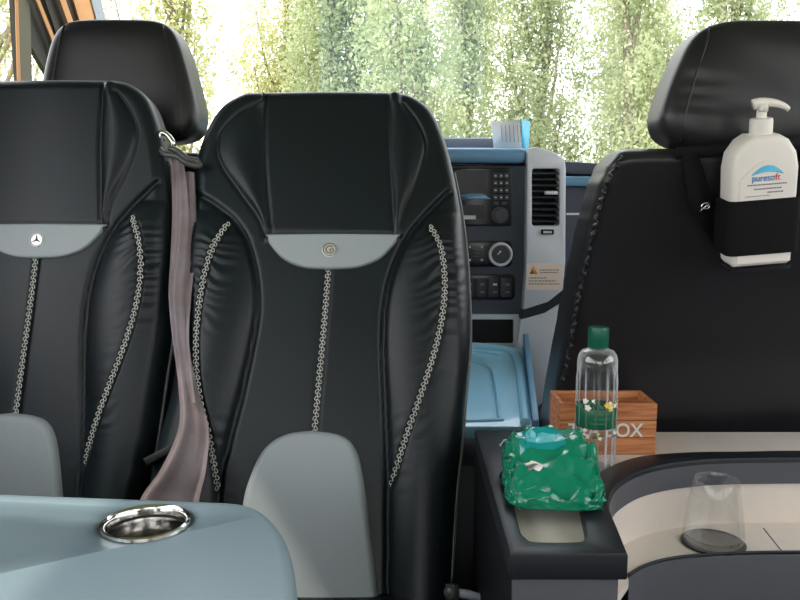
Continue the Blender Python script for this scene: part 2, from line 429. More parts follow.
def H(X, S):
    """height of the leather above the seat plane"""
    h = np.zeros(X.shape)
    d = pdist(X, S, border); d = np.minimum(d, np.abs(topS - S))
    r = .027
    q = np.clip(1 - d / r, 0, 1); h -= r * (1 - np.sqrt(np.clip(1 - q * q, 0, 1)))
    # side bolsters
    for f, g, sg in ((fL, gL, 1), (fR, gR, -1)):
        xo, xc = f(S), g(S); wdt = np.maximum((xc - xo) * sg, 1e-4)
        w = np.clip((X - xo) * sg / wdt, 0, 1); inside = ((xc - X) * sg > 0) & (S < .075)
        amp = .026 * np.clip(wdt / .07, 0, 1)
        h += np.where(inside, amp * np.clip((.075 - S) / .07, 0, 1) ** .6 * np.sin(PI * np.clip(w, 0, 1)) ** .8, 0)
    # wings beside the head panel
    for wf, hf, sg in ((wfL, hfL, 1), (wfR, hfR, -1)):
        xo, xc = wf(S), hf(S); wdt = np.maximum((xc - xo) * sg, 1e-4)
        w = (X - xo) * sg / wdt; inside = (w > 0) & (w < 1) & (S > .02) & (S < topS - .01)
        h += np.where(inside, .009 * np.sin(PI * np.clip(w, 0, 1)), 0)
    a = np.exp(-((X / .12) ** 2)); h += .006 * a
    for pl, g, w in ((cuL, .009, .0045), (cuR, .009, .0045), (hpL, .004, .003), (hpR, .004, .003), (wiL, .004, .003), (wiR, .004, .003), (bar, .003, .003), (stL, .007, .004), (stR, .007, .004), (stC, .005, .005)):
        h -= g * np.exp(-(pdist(X, S, pl) / w) ** 2)
    # gathers along the stitched lines
    for st, sg in ((stL, 1), (stR, -1)):
        dd = pdist(X, S, st)
        k = np.exp(-(dd / .035) ** 2) * np.clip((S + .50) / .05, 0, 1) * np.clip((.05 - S) / .03, 0, 1)
        env = np.exp(-((S + .02) / .09) ** 2) + .25 * np.exp(-((S + .33) / .05) ** 2) + .12
        h += .0024 * k * env * np.sin(S * 330 + X * 120 * sg + 2.2 * np.sin(S * 71) + 1.3 * np.sin(X * 90))
    return h
def to_world(x, s, h): return S_O + Vector((x, 0, 0)) + S_UP * s + S_N * h
def seat_backrest():
    NU, NS = 150, 230
    k = np.linspace(0, 1, NS); ss = botS + (topS - botS) * (1 - (1 - k) ** 1.35)
    u = .5 - .5 * np.cos(np.linspace(0, PI, NU)) ; u = .55 * u + .45 * np.linspace(0, 1, NU)
    S, Uu = np.meshgrid(ss, u, indexing='ij')
    X = fL(S) + (fR(S) - fL(S)) * Uu
    Hh = H(X, S)
    bm = bmesh.new()
    g = [[bm.verts.new(to_world(X[i, j], S[i, j], Hh[i, j])) for j in range(NU)] for i in range(NS)]
    for i in range(NS - 1):
        for j in range(NU - 1): bm.faces.new([g[i][j], g[i][j + 1], g[i + 1][j + 1], g[i + 1][j]])
    loop = [(0, j) for j in range(NU)] + [(i, NU - 1) for i in range(1, NS)] + [(NS - 1, j) for j in range(NU - 2, -1, -1)] + [(i, 0) for i in range(NS - 2, 0, -1)]
    prev = [g[i][j] for i, j in loop]
    cx = 0
    for dep, shr in ((.06, 1.0), (.085, .985), (.10, .95), (.105, .9)):
        cur = []
        for i, j in loop:
            x, s = X[i, j], S[i, j]
            cur.append(bm.verts.new(to_world(x * shr, (s + .2) * (shr if s > 0 else 1) - .2, -dep)))
        for a in range(len(loop)):
            b = (a + 1) % len(loop); bm.faces.new([prev[a], prev[b], cur[b], cur[a]])
        prev = cur
    bm.faces.new(prev[::-1])
    return bm
def seat_patch(Lp, Rp, s0, s1, hh, edge, nu=40, ns=30):
    """raised panel lying on the seat, with rounded rim"""
    lf, rf = side_curve(Lp), side_curve(Rp)
    ss = s0 + (s1 - s0) * (.5 - .5 * np.cos(np.linspace(0, PI, ns))); u = .5 - .5 * np.cos(np.linspace(0, PI, nu))
    S, Uu = np.meshgrid(ss, u, indexing='ij'); X = lf(S) + (rf(S) - lf(S)) * Uu
    poly = np.vstack([Lp[np.argsort(Lp[:, 1])], Rp[np.argsort(-Rp[:, 1])]]); poly = np.vstack([poly, poly[:1]])
    d = np.minimum(pdist(X, S, poly), np.minimum(S - s0, s1 - S))
    q = np.clip(1 - d / edge, 0, 1); base = .006 * np.exp(-((X / .12) ** 2))
    Z = base + hh - hh * 1.0 * (1 - np.sqrt(np.clip(1 - q * q, 0, 1)))
    bm = bmesh.new()
    g = [[bm.verts.new(to_world(X[i, j], S[i, j], Z[i, j])) for j in range(nu)] for i in range(ns)]
    for i in range(ns - 1):
        for j in range(nu - 1): bm.faces.new([g[i][j], g[i][j + 1], g[i + 1][j + 1], g[i + 1][j]])
    loop = [(0, j) for j in range(nu)] + [(i, nu - 1) for i in range(1, ns)] + [(ns - 1, j) for j in range(nu - 2, -1, -1)] + [(i, 0) for i in range(ns - 2, 0, -1)]
    back = [bm.verts.new(to_world(X[i, j], S[i, j], -.012)) for i, j in loop]
    for a in range(len(loop)):
        b = (a + 1) % len(loop); bm.faces.new([g[loop[a][0]][loop[a][1]], g[loop[b][0]][loop[b][1]], back[b], back[a]])
    bm.faces.new(back[::-1])
    return bm
def chain_bm(pl):
    """braided decorative stitch: a row of small thread links"""
    d = np.r_[0, np.cumsum(np.hypot(*np.diff(pl, axis=0).T))]; L = d[-1]; N = int(L / .0056)
    bm = bmesh.new()
    for k in range(N + 1):
        t = k / N * L; x = np.interp(t, d, pl[:, 0]); s = np.interp(t, d, pl[:, 1])
        x2 = np.interp(min(t + .002, L), d, pl[:, 0]); s2 = np.interp(min(t + .002, L), d, pl[:, 1]); x1 = np.interp(max(t - .002, 0), d, pl[:, 0]); s1 = np.interp(max(t - .002, 0), d, pl[:, 1])
        tx, ts = x2 - x1, s2 - s1; q = math.hypot(tx, ts); tx, ts = tx / q, ts / q; nx, ns_ = ts, -tx
        sd = 1 if k % 2 else -1
        h = float(H(np.array([x + nx * .006]), np.array([s + ns_ * .006]))[0]) + .0045
        cx, cs = x + nx * .0018 * sd, s + ns_ * .0018 * sd
        pts = []
        for a in range(10):
            an = 2 * PI * a / 10; ca, sa = math.cos(an) * .0036, math.sin(an) * .0024
            ang = .5 * sd; c_, s_ = math.cos(ang), math.sin(ang); ca, sa = ca * c_ - sa * s_, ca * s_ + sa * c_
            pts.append(to_world(cx + tx * ca + nx * sa, cs + ts * ca + ns_ * sa, h))
        tube(bm, pts, .00078, seg=5, closed=True)
    return bm
def edge_pipe(f, r, inset, dep, s0, s1):
    ss = np.linspace(s0, s1, 60); bm = bmesh.new()
    tube(bm, [to_world(float(f(s)) + inset, s, dep) for s in ss], r, seg=8); return bm
def star_badge(bm):
    for k in range(3):
        a = PI / 2 + 2 * PI * k / 3
        tip = Vector((math.cos(a), math.sin(a), 0)) * .0105
        l = Vector((math.cos(a + PI / 3), math.sin(a + PI / 3), 0)) * .0022; r_ = Vector((math.cos(a - PI / 3), math.sin(a - PI / 3), 0)) * .0022
        o = Vector((0, 0, .0012))
        b0 = [bm.verts.new(p) for p in (l, tip, r_)]; t = bm.verts.new(o); e = bm.verts.new((0, 0, -.001))
        for i in range(3): bm.faces.new([b0[i], b0[(i + 1) % 3], t])
    tube(bm, [Vector((math.cos(2 * PI * k / 40) * .0112, math.sin(2 * PI * k / 40) * .0112, 0)) for k in range(40)], .0011, seg=6, closed=True)
def g_badge(bm):
    arc = [Vector((math.cos(math.radians(a)) * .0066, math.sin(math.radians(a)) * .0066, .0004)) for a in range(45, 341, 12)]
    tube(bm, arc, .0009, seg=6)
    tube(bm, [Vector((.0066, -.0035, .0004)), Vector((.0062, .0008, .0004)), Vector((.0008, .0008, .0004))], .0009, seg=6)
    tube(bm, [Vector((.0008, .0008, .0004)), Vector((.0004, -.0045, .0004))], .0008, seg=6)
    tube(bm, [Vector((math.cos(2 * PI * k / 40) * .0112, math.sin(2 * PI * k / 40) * .0112, 0)) for k in range(40)], .0008, seg=6, closed=True)
def badge(parent, px, py, kind):
    x, s = U(px, py); c = to_world(x, s, .006 + .009)
    m = frame_mat(c, (1, 0, 0), S_UP)
    bm = bmesh.new(); lathe(bm, [(0, -.004), (.0128, -.004), (.0135, -.001), (.0128, .0008), (.0118, .001), (.0112, .0002), (0, .0004)], (0, 0, 0), seg=40); bm.transform(m)
    b = link('badge', bm, M['satin'], parent, auto=.6)
    bm = bmesh.new(); (star_badge if kind == 'star' else g_badge)(bm)
    bm.transform(Matrix.Translation(S_N * .0009) @ m)
    link('emblem', bm, M['chrome'] if kind == 'star' else M['chrome_dark'], b, auto=.5)
    return b
seat = empty('passenger_seat', (S_O.x, S_O.y, 0), 'black leather seat with grey insert and round badge, standing nearest the dashboard radio', 'seat', 'rear-facing leather seats')
link('backrest', seat_backrest(), M['leather'], seat)
pL = UL([(266, 235), (271, 246), (285, 261), (305, 269), (330, 270.5)]); pR = UL([(400.5, 235), (393, 247), (378, 261), (356, 269), (330.5, 270.5)])
link('trim_patch', seat_patch(pL, pR, U(330, 270.5)[1], U(330, 235.2)[1], .008, .004), M['grey_leather'], seat)
tL = UL([(311, 431), (290, 433.5), (272, 442), (260, 456), (251, 476), (244, 500), (236, 560), (222, 700)]); tR = UL([(312, 431), (334, 433.5), (349, 440), (358, 454), (364, 480), (371, 530), (378, 590), (388, 700)])
link('lower_insert', seat_patch(tL, tR, botS, U(312, 431)[1], .016, .012, 60, 60), M['grey_leather'], seat)
for pl in (stL, stR, stC): link('decorative_stitching', chain_bm(pl), M['thread'], seat)
link('piping', edge_pipe(fR, .0035, .001, -.030, botS, .16), M['piping'], seat)
link('piping', edge_pipe(fR, .003, -.004, -.062, botS, .16), M['piping'], seat)
link('piping', edge_pipe(fL, .003, .001, -.034, botS, .16), M['piping'], seat)
bd = badge(seat, 330.5, 252, 'g')
# cushion and pedestal below the backrest
cx = S_O.x + float(U(305, 600)[0]) + .0
bm = bmesh.new(); softbox(bm, (S_O.x + .0, 1.0, .34), (.46, .50, .15), p=5); link('seat_cushion', bm, M['leather'], seat)
bm = bmesh.new(); box(bm, (S_O.x, 1.08, .26), (.44, .42, .06), bev=.01); link('seat_frame', bm, M['dark'], seat, auto=.5)
for sgx in (-.16, .16):
    bm = bmesh.new(); box(bm, (S_O.x + sgx, 1.08, .125), (.05, .36, .23), bev=.008); link('leg', bm, M['dark'], seat, auto=.5)
seat2 = copy_tree(seat, None, skip=(bd.name,))
seat2.location = seat.location + Vector((-.513, .000, .019)); seat2.rotation_euler = (math.radians(6), 0, math.radians(-2)); seat2.scale = (.955, 1, .955)
seat2.location.z += S_O.z * .045; seat2.location.y -= S_O.z * .045 * math.sin(math.radians(6))
seat2.location += Vector((.003, S_O.z * math.sin(math.radians(6)), S_O.z * (1 - math.cos(math.radians(6)))))
tag(seat2, 'black leather seat with three-pointed star badge, directly behind the chrome cup holder table', 'seat', 'rear-facing leather seats')
b2 = copy_tree(bd, None)
b2.parent = seat2
for ch in list(kids(b2)): bpy.data.objects.remove(ch)
mm = frame_mat(to_world(*U(330.5, 252), .0159) - seat.location, (1, 0, 0), S_UP)
bm = bmesh.new(); star_badge(bm); bm.transform(mm)
e2 = link('emblem', bm, M['chrome_dark'], None, auto=.5); e2.parent = b2

# ------------------------------------------------------------------ front headrests and the front seats seen from behind
def headrest_deform(tw, bulge=0.0):
    def f(q):
        k = (q.z + 1) / 2
        w = 1 - (1 - tw) * max(0, k - .25) ** 1.25 / .75 ** 1.25
        return Vector((q.x * w, q.y * (1 - .18 * k), q.z * (1 - .02 * q.x * q.x)))
    return f
def front_seat(name, label, pw, hr_c, hr_s, tw, back_c, back_w, top_z, bot_z, y_top, y_bot, wrinkle):
    root = empty(name, (back_c, y_bot + .25, 0), label, 'seat', 'front cab seats')
    bm = bmesh.new()
    dfm = headrest_deform(tw)
    def d2(q):
        q = dfm(q)
        if wrinkle:
            e = math.exp(-((q.x + .62) / .22) ** 2) * (.6 + .4 * q.z)
            q.y += .022 * e * math.sin(q.z * 19 + 3 * math.sin(q.z * 5 + 1) + q.x * 4)
            q.y += .012 * math.sin(q.z * 7 + q.x * 5)
        return q
    softbox(bm, hr_c, hr_s, p=pw, n=40, deform=d2)
    hr = link('headrest', bm, M['leather_cover'], root)
    # vertical seam near the edge of the headrest
    for sx_ in (-1, 1):
        bm = bmesh.new(); pts = []
        for k in range(25):
            z = -0.86 + 1.74 * k / 24; kk = (z + 1) / 2; w = 1 - (1 - tw) * max(0, kk - .25) ** 1.25 / .75 ** 1.25
            x = .80 * sx_ * w; yy = -(max(0, 1 - abs(.8) ** pw - abs(z) ** pw)) ** (1 / pw) * (1 - .18 * kk)
            pts.append(Vector(hr_c) + Vector((x * hr_s[0] / 2, yy * hr_s[1] / 2 - .0003, z * hr_s[2] / 2)))
        tube(bm, pts, .0016, seg=6)
        link('seam', bm, M['leather_cover'], hr)
    for sx_ in (-.06, .06):
        bm = bmesh.new(); tube(bm, [Vector((hr_c[0] + sx_, hr_c[1], hr_c[2])), Vector((hr_c[0] + sx_, hr_c[1] + .01, hr_c[2] - hr_s[2] / 2 - .07))], .006); link('headrest_post', bm, M['chrome'], root)
    # reclined back shell, loop described by half width at height fraction
    prof = [(0, 1.0), (.25, .995), (.5, .965), (.72, .935), (.86, .90), (.93, .87), (.97, .835), (.99, .80), (1.0, .74)]
    bm = bmesh.new(); N = 40; rows = []
    th = .13
    zs = np.linspace(0, 1, 60); zs = 1 - (1 - zs) ** 1.5
    for k in zs:
        hw = np.interp(k, [p[0] for p in prof], [p[1] for p in prof]) * back_w / 2
        edge = math.sqrt(max(0, 1 - max(0, (k - .96) / .04) ** 2)) * .7 + .3
        row = []
        for j in range(2 * N):
            a = 2 * PI * j / (2 * N); c_, s_ = math.cos(a), math.sin(a); e = .28
            x = hw * math.copysign(abs(c_) ** e, c_); y = th / 2 * edge * math.copysign(abs(s_) ** e, s_)
            yy = y_bot + (y_top - y_bot) * k + th / 2 + y
            wr = 0
            if wrinkle and c_ < -.7 and k > .35: wr = .0012 * math.sin(k * 90 + 2 * math.sin(k * 40)) * min(1, (k - .35) * 4)
            row.append(bm.verts.new((back_c + x + wr, yy + (.006 * math.sin(x * 14) * math.sin(k * 6)) , bot_z + (top_z - bot_z) * k)))
        rows.append(row)
    for A, B in zip(rows, rows[1:]):
        for j in range(2 * N): bm.faces.new([A[j], A[(j + 1) % (2 * N)], B[(j + 1) % (2 * N)], B[j]])
    bm.faces.new(rows[0][::-1]); bm.faces.new(rows[-1])
    bk = link('backrest', bm, M['leather_cover'], root)
    if wrinkle:      # gathered elastic hem of the slip cover along the flank
        bm = bmesh.new(); pts = []
        for k in np.linspace(.30, .975, 150):
            hw = np.interp(k, [p[0] for p in prof], [p[1] for p in prof]) * back_w / 2
            pts.append(Vector((back_c - hw + .008 + .002 * math.sin(k * 260), y_bot + (y_top - y_bot) * k + .004 + .003 * math.sin(k * 170), bot_z + (top_z - bot_z) * k)))
        tube(bm, pts, lambda t: .0024 + .0014 * math.sin(t * 190), seg=7); link('cover_hem', bm, M['leather_cover'], bk)
    bm = bmesh.new(); softbox(bm, (back_c, y_bot + .285, bot_z - .05), (back_w * .86, .38, .16), p=5); link('seat_cushion', bm, M['leather_cover'], root)
    bm = bmesh.new(); box(bm, (back_c, y_bot + .285, (bot_z - .13) / 2), (back_w * .72, .34, bot_z - .13), bev=.01); link('pedestal', bm, M['dark'], root, auto=.5)
    return root
pt = PY(757, 22, 1.20); pb = PY(757, 151, 1.20)
front_seat('front_seat', 'black slip-covered front seat on whose back the soap pump bottle hangs', 4.8, (.540, 1.245, (pt.z + pb.z) / 2 + .003), (.314, .13, pt.z - pb.z + .008), .67,
           .550, .57, CZ + .064, CZ - .50, 1.17, 1.40, True)
pt = PY(122, 20, 1.66); pb = PY(122, 142, 1.66)
front_seat('front_seat', 'black front seat of which only the lit headrest rises behind the seat with the star', 6, (-.580, 1.73, (pt.z + pb.z) / 2 + .003), (.333, .15, pt.z - pb.z + .012), .72,
           -.60, .46, CZ + .085, CZ - .50, 1.72, 1.90, False)

# ------------------------------------------------------------------ seat belt between the two leather seats
def seat_pt(px, py, h):
    x, s = U(px, py); return to_world(x, s, h)
belt = empty('seat_belt', (PY(186, 300, 1.4).x, 1.40, 0), 'mauve-brown webbing seat belt hanging twisted between the two leather seats', 'seat belt')
def ribbon(pts, h0, fold, thick=.0012, ph=0):
    q = crom([Vector(p) for p in pts], 8); bm = bmesh.new(); rows = []
    NC = 13
    for i, p in enumerate(q):
        t = i / (len(q) - 1); row = []
        for j in range(NC):
            u = j / (NC - 1) - .5
            px = p.x + u * p.z
            hh = h0(t) + fold * p.z / 20 * (math.sin(u * 5.5 + ph + t * 4) + .4 * math.sin(u * 13 + t * 7)) * .004
            row.append(seat_pt(px, p.y, hh))
        rows.append(row)
    for off in (0, -thick):
        g = [[bm.verts.new(v + S_N * off) for v in r] for r in rows]
        for a in range(len(g) - 1):
            for j in range(NC - 1): bm.faces.new([g[a][j], g[a][j + 1], g[a + 1][j + 1], g[a + 1][j]])
    return bm
wb = link('webbing', ribbon([(178, 158, 12), (181, 185, 15), (183, 220, 17), (182, 260, 17), (180, 300, 15), (185, 345, 15), (192, 385, 17), (199, 428, 28), (191, 468, 42), (181, 495, 54), (178, 520, 58)], lambda t: .008 + .05 * t, 1.6), M['webbing'], belt)
wb2 = link('webbing', ribbon([(189, 172, 10), (191, 215, 12), (191, 260, 12), (189, 300, 11), (189, 340, 9), (195, 380, 6), (200, 405, 5)], lambda t: .0 + .045 * t, 1.0, ph=2), M['webbing'], belt)
tag(wb2, 'narrow second run of the belt webbing')
g = link('guide_loop', (lambda bm: (tube(bm, crom([seat_pt(*p) for p in ((163, 139, .0), (161, 150, .012), (168, 158, .018), (180, 161, .022), (190, 168, .024), (202, 170, .02), (200, 165, .02), (190, 163, .022), (180, 155, .02), (172, 152, .018))], 6), .0055, seg=10), bm)[1])(bmesh.new()), M['plastic_grey'], belt)
bm = bmesh.new(); tube(bm, crom([seat_pt(*p) for p in ((161, 158, .0), (160, 145, .012), (162, 137, .014), (168, 137, .014), (174, 144, .01), (173, 150, .004))], 6), .005, seg=10); link('hanger_hook', bm, M['chrome'], belt)
bm = bmesh.new()
prism(bm, [[seat_pt(*p) for p in ((148, 459, .03), (168, 449, .034), (184, 440, .036), (186, 446, .036), (172, 456, .034), (152, 466, .03))]], S_N * -.03, bev=.003)
link('buckle_cover', bm, M['dark'], belt, auto=.5)

# ------------------------------------------------------------------ table with sunk cup holder
TZ = -.345
tb = empty('table', (-.5, .62, 0), 'pale blue-grey table with rounded corner and a sunk chrome cup holder', 'table')
p_far = [PZ(0, 491, TZ), PZ(228, 499.5, TZ)]
d = (p_far[0] - p_far[1]).normalized(); p_l = p_far[0] + d * ((-.93 - p_far[0].x) / d.x)
arc = crom([PZ(228, 499.5, TZ), PZ(248, 502, TZ), PZ(266, 510, TZ), PZ(282, 527, TZ), PZ(292, 550, TZ), PZ(296.5, 577, TZ), PZ(297.5, 600, TZ)], 8)
outline = [p_l] + arc + crom([Vector((-.088, .50, CZ + TZ)), Vector((-.095, .40, CZ + TZ)), Vector((-.13, .35, CZ + TZ)), Vector((-.22, .335, CZ + TZ))], 6) + [Vector((-.93, .335, CZ + TZ))]
cc = PZ(146, 524, TZ)
hole = [cc + Vector((math.cos(2 * PI * k / 64), math.sin(2 * PI * k / 64), 0)) * .0415 for k in range(64)]
bm = bmesh.new(); prism(bm, [outline], (0, 0, -.032))
bmesh.ops.bevel(bm, geom=[e for e in bm.edges if abs(e.verts[0].co.z - e.verts[1].co.z) < 1e-5 and len(e.link_faces) == 2 and any(abs(f.normal.z) < .5 for f in e.link_faces)], offset=.0135, segments=5, profile=.5, affect='EDGES')
top = link('tabletop', bm, M['table'], tb, auto=.7)
cut_bm = bmesh.new(); cyl(cut_bm, cc + Vector((0, 0, -.02)), .0415, .08, seg=64); 
cutter = link('cutter', cut_bm, M['table']); md = top.modifiers.new('b', 'BOOLEAN'); md.object = cutter; md.operation = 'DIFFERENCE'
dg = bpy.context.evaluated_depsgraph_get(); me = bpy.data.meshes.new_from_object(top.evaluated_get(dg)); top.modifiers.clear(); top.data = me
bpy.data.objects.remove(cutter)
bm = bmesh.new(); lathe(bm, [(.0405, .0005), (.0415, .0032), (.0435, .0045), (.0458, .0035), (.0465, .0004), (.0455, 0), (.0410, -.0003), (.0408, -.034), (.041, -.055), (.0385, -.062), (0, -.0635), (0, -.0600), (.0372, -.0585), (.0392, -.055), (.0395, -.03), (.0405, .0005)], cc, seg=64, cap=False)
chh = link('cup_holder', bm, M['chrome'], tb, auto=.8)
bm = bmesh.new(); lathe(bm, [(.0402, -.006), (.0400, -.034), (.0386, -.052), (.036, -.0565), (0, -.0575), (0, -.0582), (.037, -.0575), (.0398, -.052)], cc, seg=64, cap=False); link('cup_liner', bm, M['liner'], chh, auto=.8)
bm = bmesh.new(); cyl(bm, (-.55, .62, .345), .035, .63); link('pedestal', bm, M['dark'], tb, auto=.6)
bm = bmesh.new(); cyl(bm, (-.55, .62, .015), .15, .03); link('base_plate', bm, M['dark'], tb, auto=.6)

# ------------------------------------------------------------------ counter with padded rail and sunk tray
RZ = -.40
ct = empty('counter', (.5, 1.1, 0), 'dark counter with padded curved rail and sunk beige tray under the pump bottle', 'counter')
inn = [(628, 553), (618, 528), (611.5, 513), (608.5, 504), (610, 494), (617, 483.5), (636, 472), (660, 465), (690, 460.7), (729, 458.2), (800, 457.3), (860, 457)]
out = [(590, 480), (600, 471), (618, 462), (645, 454.8), (690, 451.6), (735, 450.8), (800, 449.8), (860, 449.5)]
innw = [PZ(*inn[0], RZ)] + crom([PZ(*p, RZ) for p in inn[1:]], 6)
outw = crom([PZ(*p, RZ) for p in out], 6)
innw[-1].x = .94; outw[-1].x = .94
A = PZ(510, 553, RZ); B = PZ(475, 430, RZ); C_ = PZ(536, 430, RZ); C_.y = B.y
rail_loop = [A, B, C_] + outw + innw[::-1]
well = [PZ(*p, RZ) for p in ((503, 470), (513, 500), (520, 528), (526, 537), (536, 541), (576, 541), (584, 538), (586, 530), (580, 500), (572, 470))]
well = crom(well, 4, closed=True)
bm = bmesh.new(); prism(bm, [rail_loop, well], (0, 0, -.033), bev=.0035)
link('padded_rail', bm, M['rail'], ct, auto=.6)
def offset_curve(pts, d):
    o = []
    for i, p in enumerate(pts):
        t = (pts[min(i + 1, len(pts) - 1)] - pts[max(i - 1, 0)]).normalized(); o.append(p + Vector((-t.y, t.x, 0)) * d)
    return o
def wallband(curve, z0, z1, th0, th1):
    a = [Vector((p.x, p.y, CZ + z1)) for p in offset_curve(curve, th0)]; b = [Vector((p.x, p.y, CZ + z1)) for p in offset_curve(curve, th1)]
    bm = bmesh.new(); prism(bm, [a + b[::-1]], (0, 0, z0 - z1)); return bm
link('rail_side', wallband(innw[2:], -.441, -.408, -.0015, .012), M['rail_side'], ct, auto=.5)  # overlay painting the rail's inner face lighter where it meets the light
link('tray_wall', wallband(innw[1:], -.515, -.441, .003, .012), M['beige'], ct, auto=.5)
FZ = -.505
fr = crom([PZ(*p, FZ) for p in ((629, 580), (645, 570.5), (669, 563.5), (702, 559.5), (750, 557.2), (800, 556.5), (860, 556))], 5); fr[-1].x = .94
fl_in = [Vector((p.x, p.y, CZ + FZ)) for p in offset_curve(innw[1:], .008)]
bm = bmesh.new(); prism(bm, [fl_in + [Vector((p.x, p.y + .001, CZ + FZ)) for p in fr[::-1]]], (0, 0, -.012)); link('tray_floor', bm, M['beige'], ct, auto=.5)
bm = bmesh.new(); prism(bm, [[PZ(763, 528, FZ + .0006), PZ(764, 528, FZ + .0006), PZ(785, 554, FZ + .0006), PZ(784, 554, FZ + .0006)]], (0, 0, -.001)); link('seam', bm, M['print_grey'], ct)
fr2 = [Vector((p.x, p.y, CZ + FZ + .003)) for p in fr]
band = fr2 + [p + Vector((0, .012, 0)) for p in fr2[::-1]]
bm = bmesh.new(); prism(bm, [band], (0, 0, -.52), bev=.002); link('front_panel', bm, M['rail_side'], ct, auto=.5)
bm = bmesh.new(); tube(bm, [p + Vector((0, .004, .002)) for p in fr2], .0022, seg=8); link('edge_strip', bm, M['rail'], ct)
x0, y0 = A.x + .004, A.y + .010
bm = bmesh.new(); prism(bm, [[Vector((x0, y0, CZ + RZ - .0325)), Vector((x0, B.y - .006, CZ + RZ - .0325)), Vector((C_.x, B.y - .006, CZ + RZ - .0325)), Vector((C_.x, 1.16, CZ + RZ - .0325))] + [Vector((p.x - .008, p.y, CZ + RZ - .0325)) for p in (innw[3], innw[1])] + [Vector((innw[0].x - .008, y0, CZ + RZ - .0325))]], (0, 0, -.6), bev=.003); link('side_cabinet', bm, M['dark'], ct, auto=.5)
bm = bmesh.new(); box(bm, ((x0 + innw[0].x - .008) / 2, y0 - .002, (CZ + RZ - .034) / 2), (innw[0].x - .008 - x0, .006, CZ + RZ - .034), bev=.001); link('cabinet_front', bm, M['rail_side'], ct, auto=.5)
wi = [Vector((cc2.x, cc2.y, CZ + RZ - .020)) for cc2 in well]
bm = bmesh.new(); prism(bm, [[p for p in wi]], (0, 0, -.008)); link('recess_insert', bm, M['beige'], ct, auto=.5)
led = [Vector((C_.x, 1.335, CZ - .41))] + [Vector((.94, 1.335, CZ - .41))] + [Vector((p.x, p.y - .006, CZ - .41)) for p in outw[::-1]] + [Vector((C_.x, outw[0].y, CZ - .41))]
bm = bmesh.new(); prism(bm, [led], (0, 0, -.02)); link('rear_ledge', bm, M['beige'], ct, auto=.5)
bm = bmesh.new(); box(bm, (.60, 1.255, .30), (.66, .12, .60)); link('rear_cabinet', bm, M['rail_side'], ct)

# ------------------------------------------------------------------ wet wipes pack
wp = PZ(548, 480, RZ)
bm = bmesh.new()
def crumple(q):
    n1 = noise.noise(q * 2.3 + Vector((3, 1, 7))); n2 = abs(noise.noise(q * 3.1 + Vector((9, 4, 2))))
    t = (q.y + 1) / 2
    z = (q.z + 1) / 2
    hz = .22 + .78 * min(1, t * 1.22)
    edge = 1 - .12 * abs(q.x) ** 3
    n3 = abs(noise.noise(q * 2.2 + Vector((5, 8, 1))))
    z2 = z * hz * edge + (.16 * n1 - .34 * n3 - .16 * n2 + .08) * z * .8
    return Vector((q.x * (1 + .07 * n1 - .05 * z + .02 * t), q.y * (1 + .05 * n1 - .10 * n3), z2 * 2 - 1))
R = Matrix.Rotation(math.radians(-5), 4, 'Z')
softbox(bm, (wp.x - .004, 1.035, CZ + RZ + .0365), (.130, .155, .072), p=5, n=13, rot=R, deform=crumple)
jr = random.Random(12)
for v in bm.verts:
    if v.co.z > CZ + RZ + .006: v.co += Vector((jr.gauss(0, .0018), jr.gauss(0, .0018), jr.gauss(0, .0024)))
bmesh.ops.triangulate(bm, faces=bm.faces, quad_method='SHORT_EDGE')
bmesh.ops.bevel(bm, geom=list(bm.edges), offset=.0007, segments=1, profile=.5, affect='EDGES')
pk = link('wet_wipes_pack', bm, M['wipes'], None, auto=.9)
tag(pk, 'crumpled shiny green wet wipes pack lying on the counter rail', 'wipes')
wipes_bm = bmesh.new(); wipes_bm.from_mesh(pk.data)
from mathutils.bvhtree import BVHTree
bvh = BVHTree.FromBMesh(wipes_bm)
def drape(bm2, shape, n=14, off=.0012):
    """shape(u,v)->(x,y) laid on the pack from above"""
    g = []
    for i in range(n):
        r = []
        for j in range(n):
            x, y = shape(i / (n - 1), j / (n - 1)); hit = bvh.ray_cast(Vector((x, y, 3)), Vector((0, 0, -1)))[0]
            r.append(bm2.verts.new((x, y, (hit.z if hit else CZ + RZ) + off)))
        g.append(r)
    for i in range(n - 1):
        for j in range(n - 1): bm2.faces.new([g[i][j], g[i + 1][j], g[i + 1][j + 1], g[i][j + 1]])
bm = bmesh.new(); drape(bm, lambda u, v: (wp.x - .004 - .040 + .062 * u + .012 * (v - .5) * 0, 1.048 + .036 * v)); link('opening_label', bm, M['wipes_label'], pk)
def oval(cx, cy, a, b): return lambda u, v: (cx + a * (2 * u - 1) * math.sqrt(1 - .5 * (2 * v - 1) ** 2), cy + b * (2 * v - 1) * math.sqrt(1 - .5 * (2 * u - 1) ** 2))
bm = bmesh.new(); drape(bm, oval(wp.x - .032, 1.020, .014, .012), off=.0016); link('round_sticker', bm, M['flower_white'], pk)
bm = bmesh.new(); drape(bm, oval(wp.x - .032, 1.022, .008, .004), n=8, off=.0022); link('sticker_print', bm, M['print_grey'], pk)
bm = bmesh.new(); drape(bm, lambda u, v: (wp.x - .004 - .030 + .042 * u, 1.057 + .018 * v), off=.0018); link('label_window', bm, M['label_window'], pk)
bm = bmesh.new(); g = []
for i in range(24):
    u = i / 23; x = wp.x - .004 - .060 + .122 * u
    r = []
    for j in range(3):
        r.append(bm.verts.new((x, 1.106 + .008 * j + .002 * math.sin(u * 40), CZ + RZ + .040 + .016 * (1 - (2 * u - 1) ** 4) * 1 + .004 * math.sin(u * 31 + j) - .004 * j)))
    g.append(r)
for i in range(23):
    for j in range(2): bm.faces.new([g[i][j], g[i + 1][j], g[i + 1][j + 1], g[i][j + 1]])
crimp = link('crimped_end', bm, M['foil_clear'], pk)
md = crimp.modifiers.new('s', 'SOLIDIFY'); md.thickness = .0012

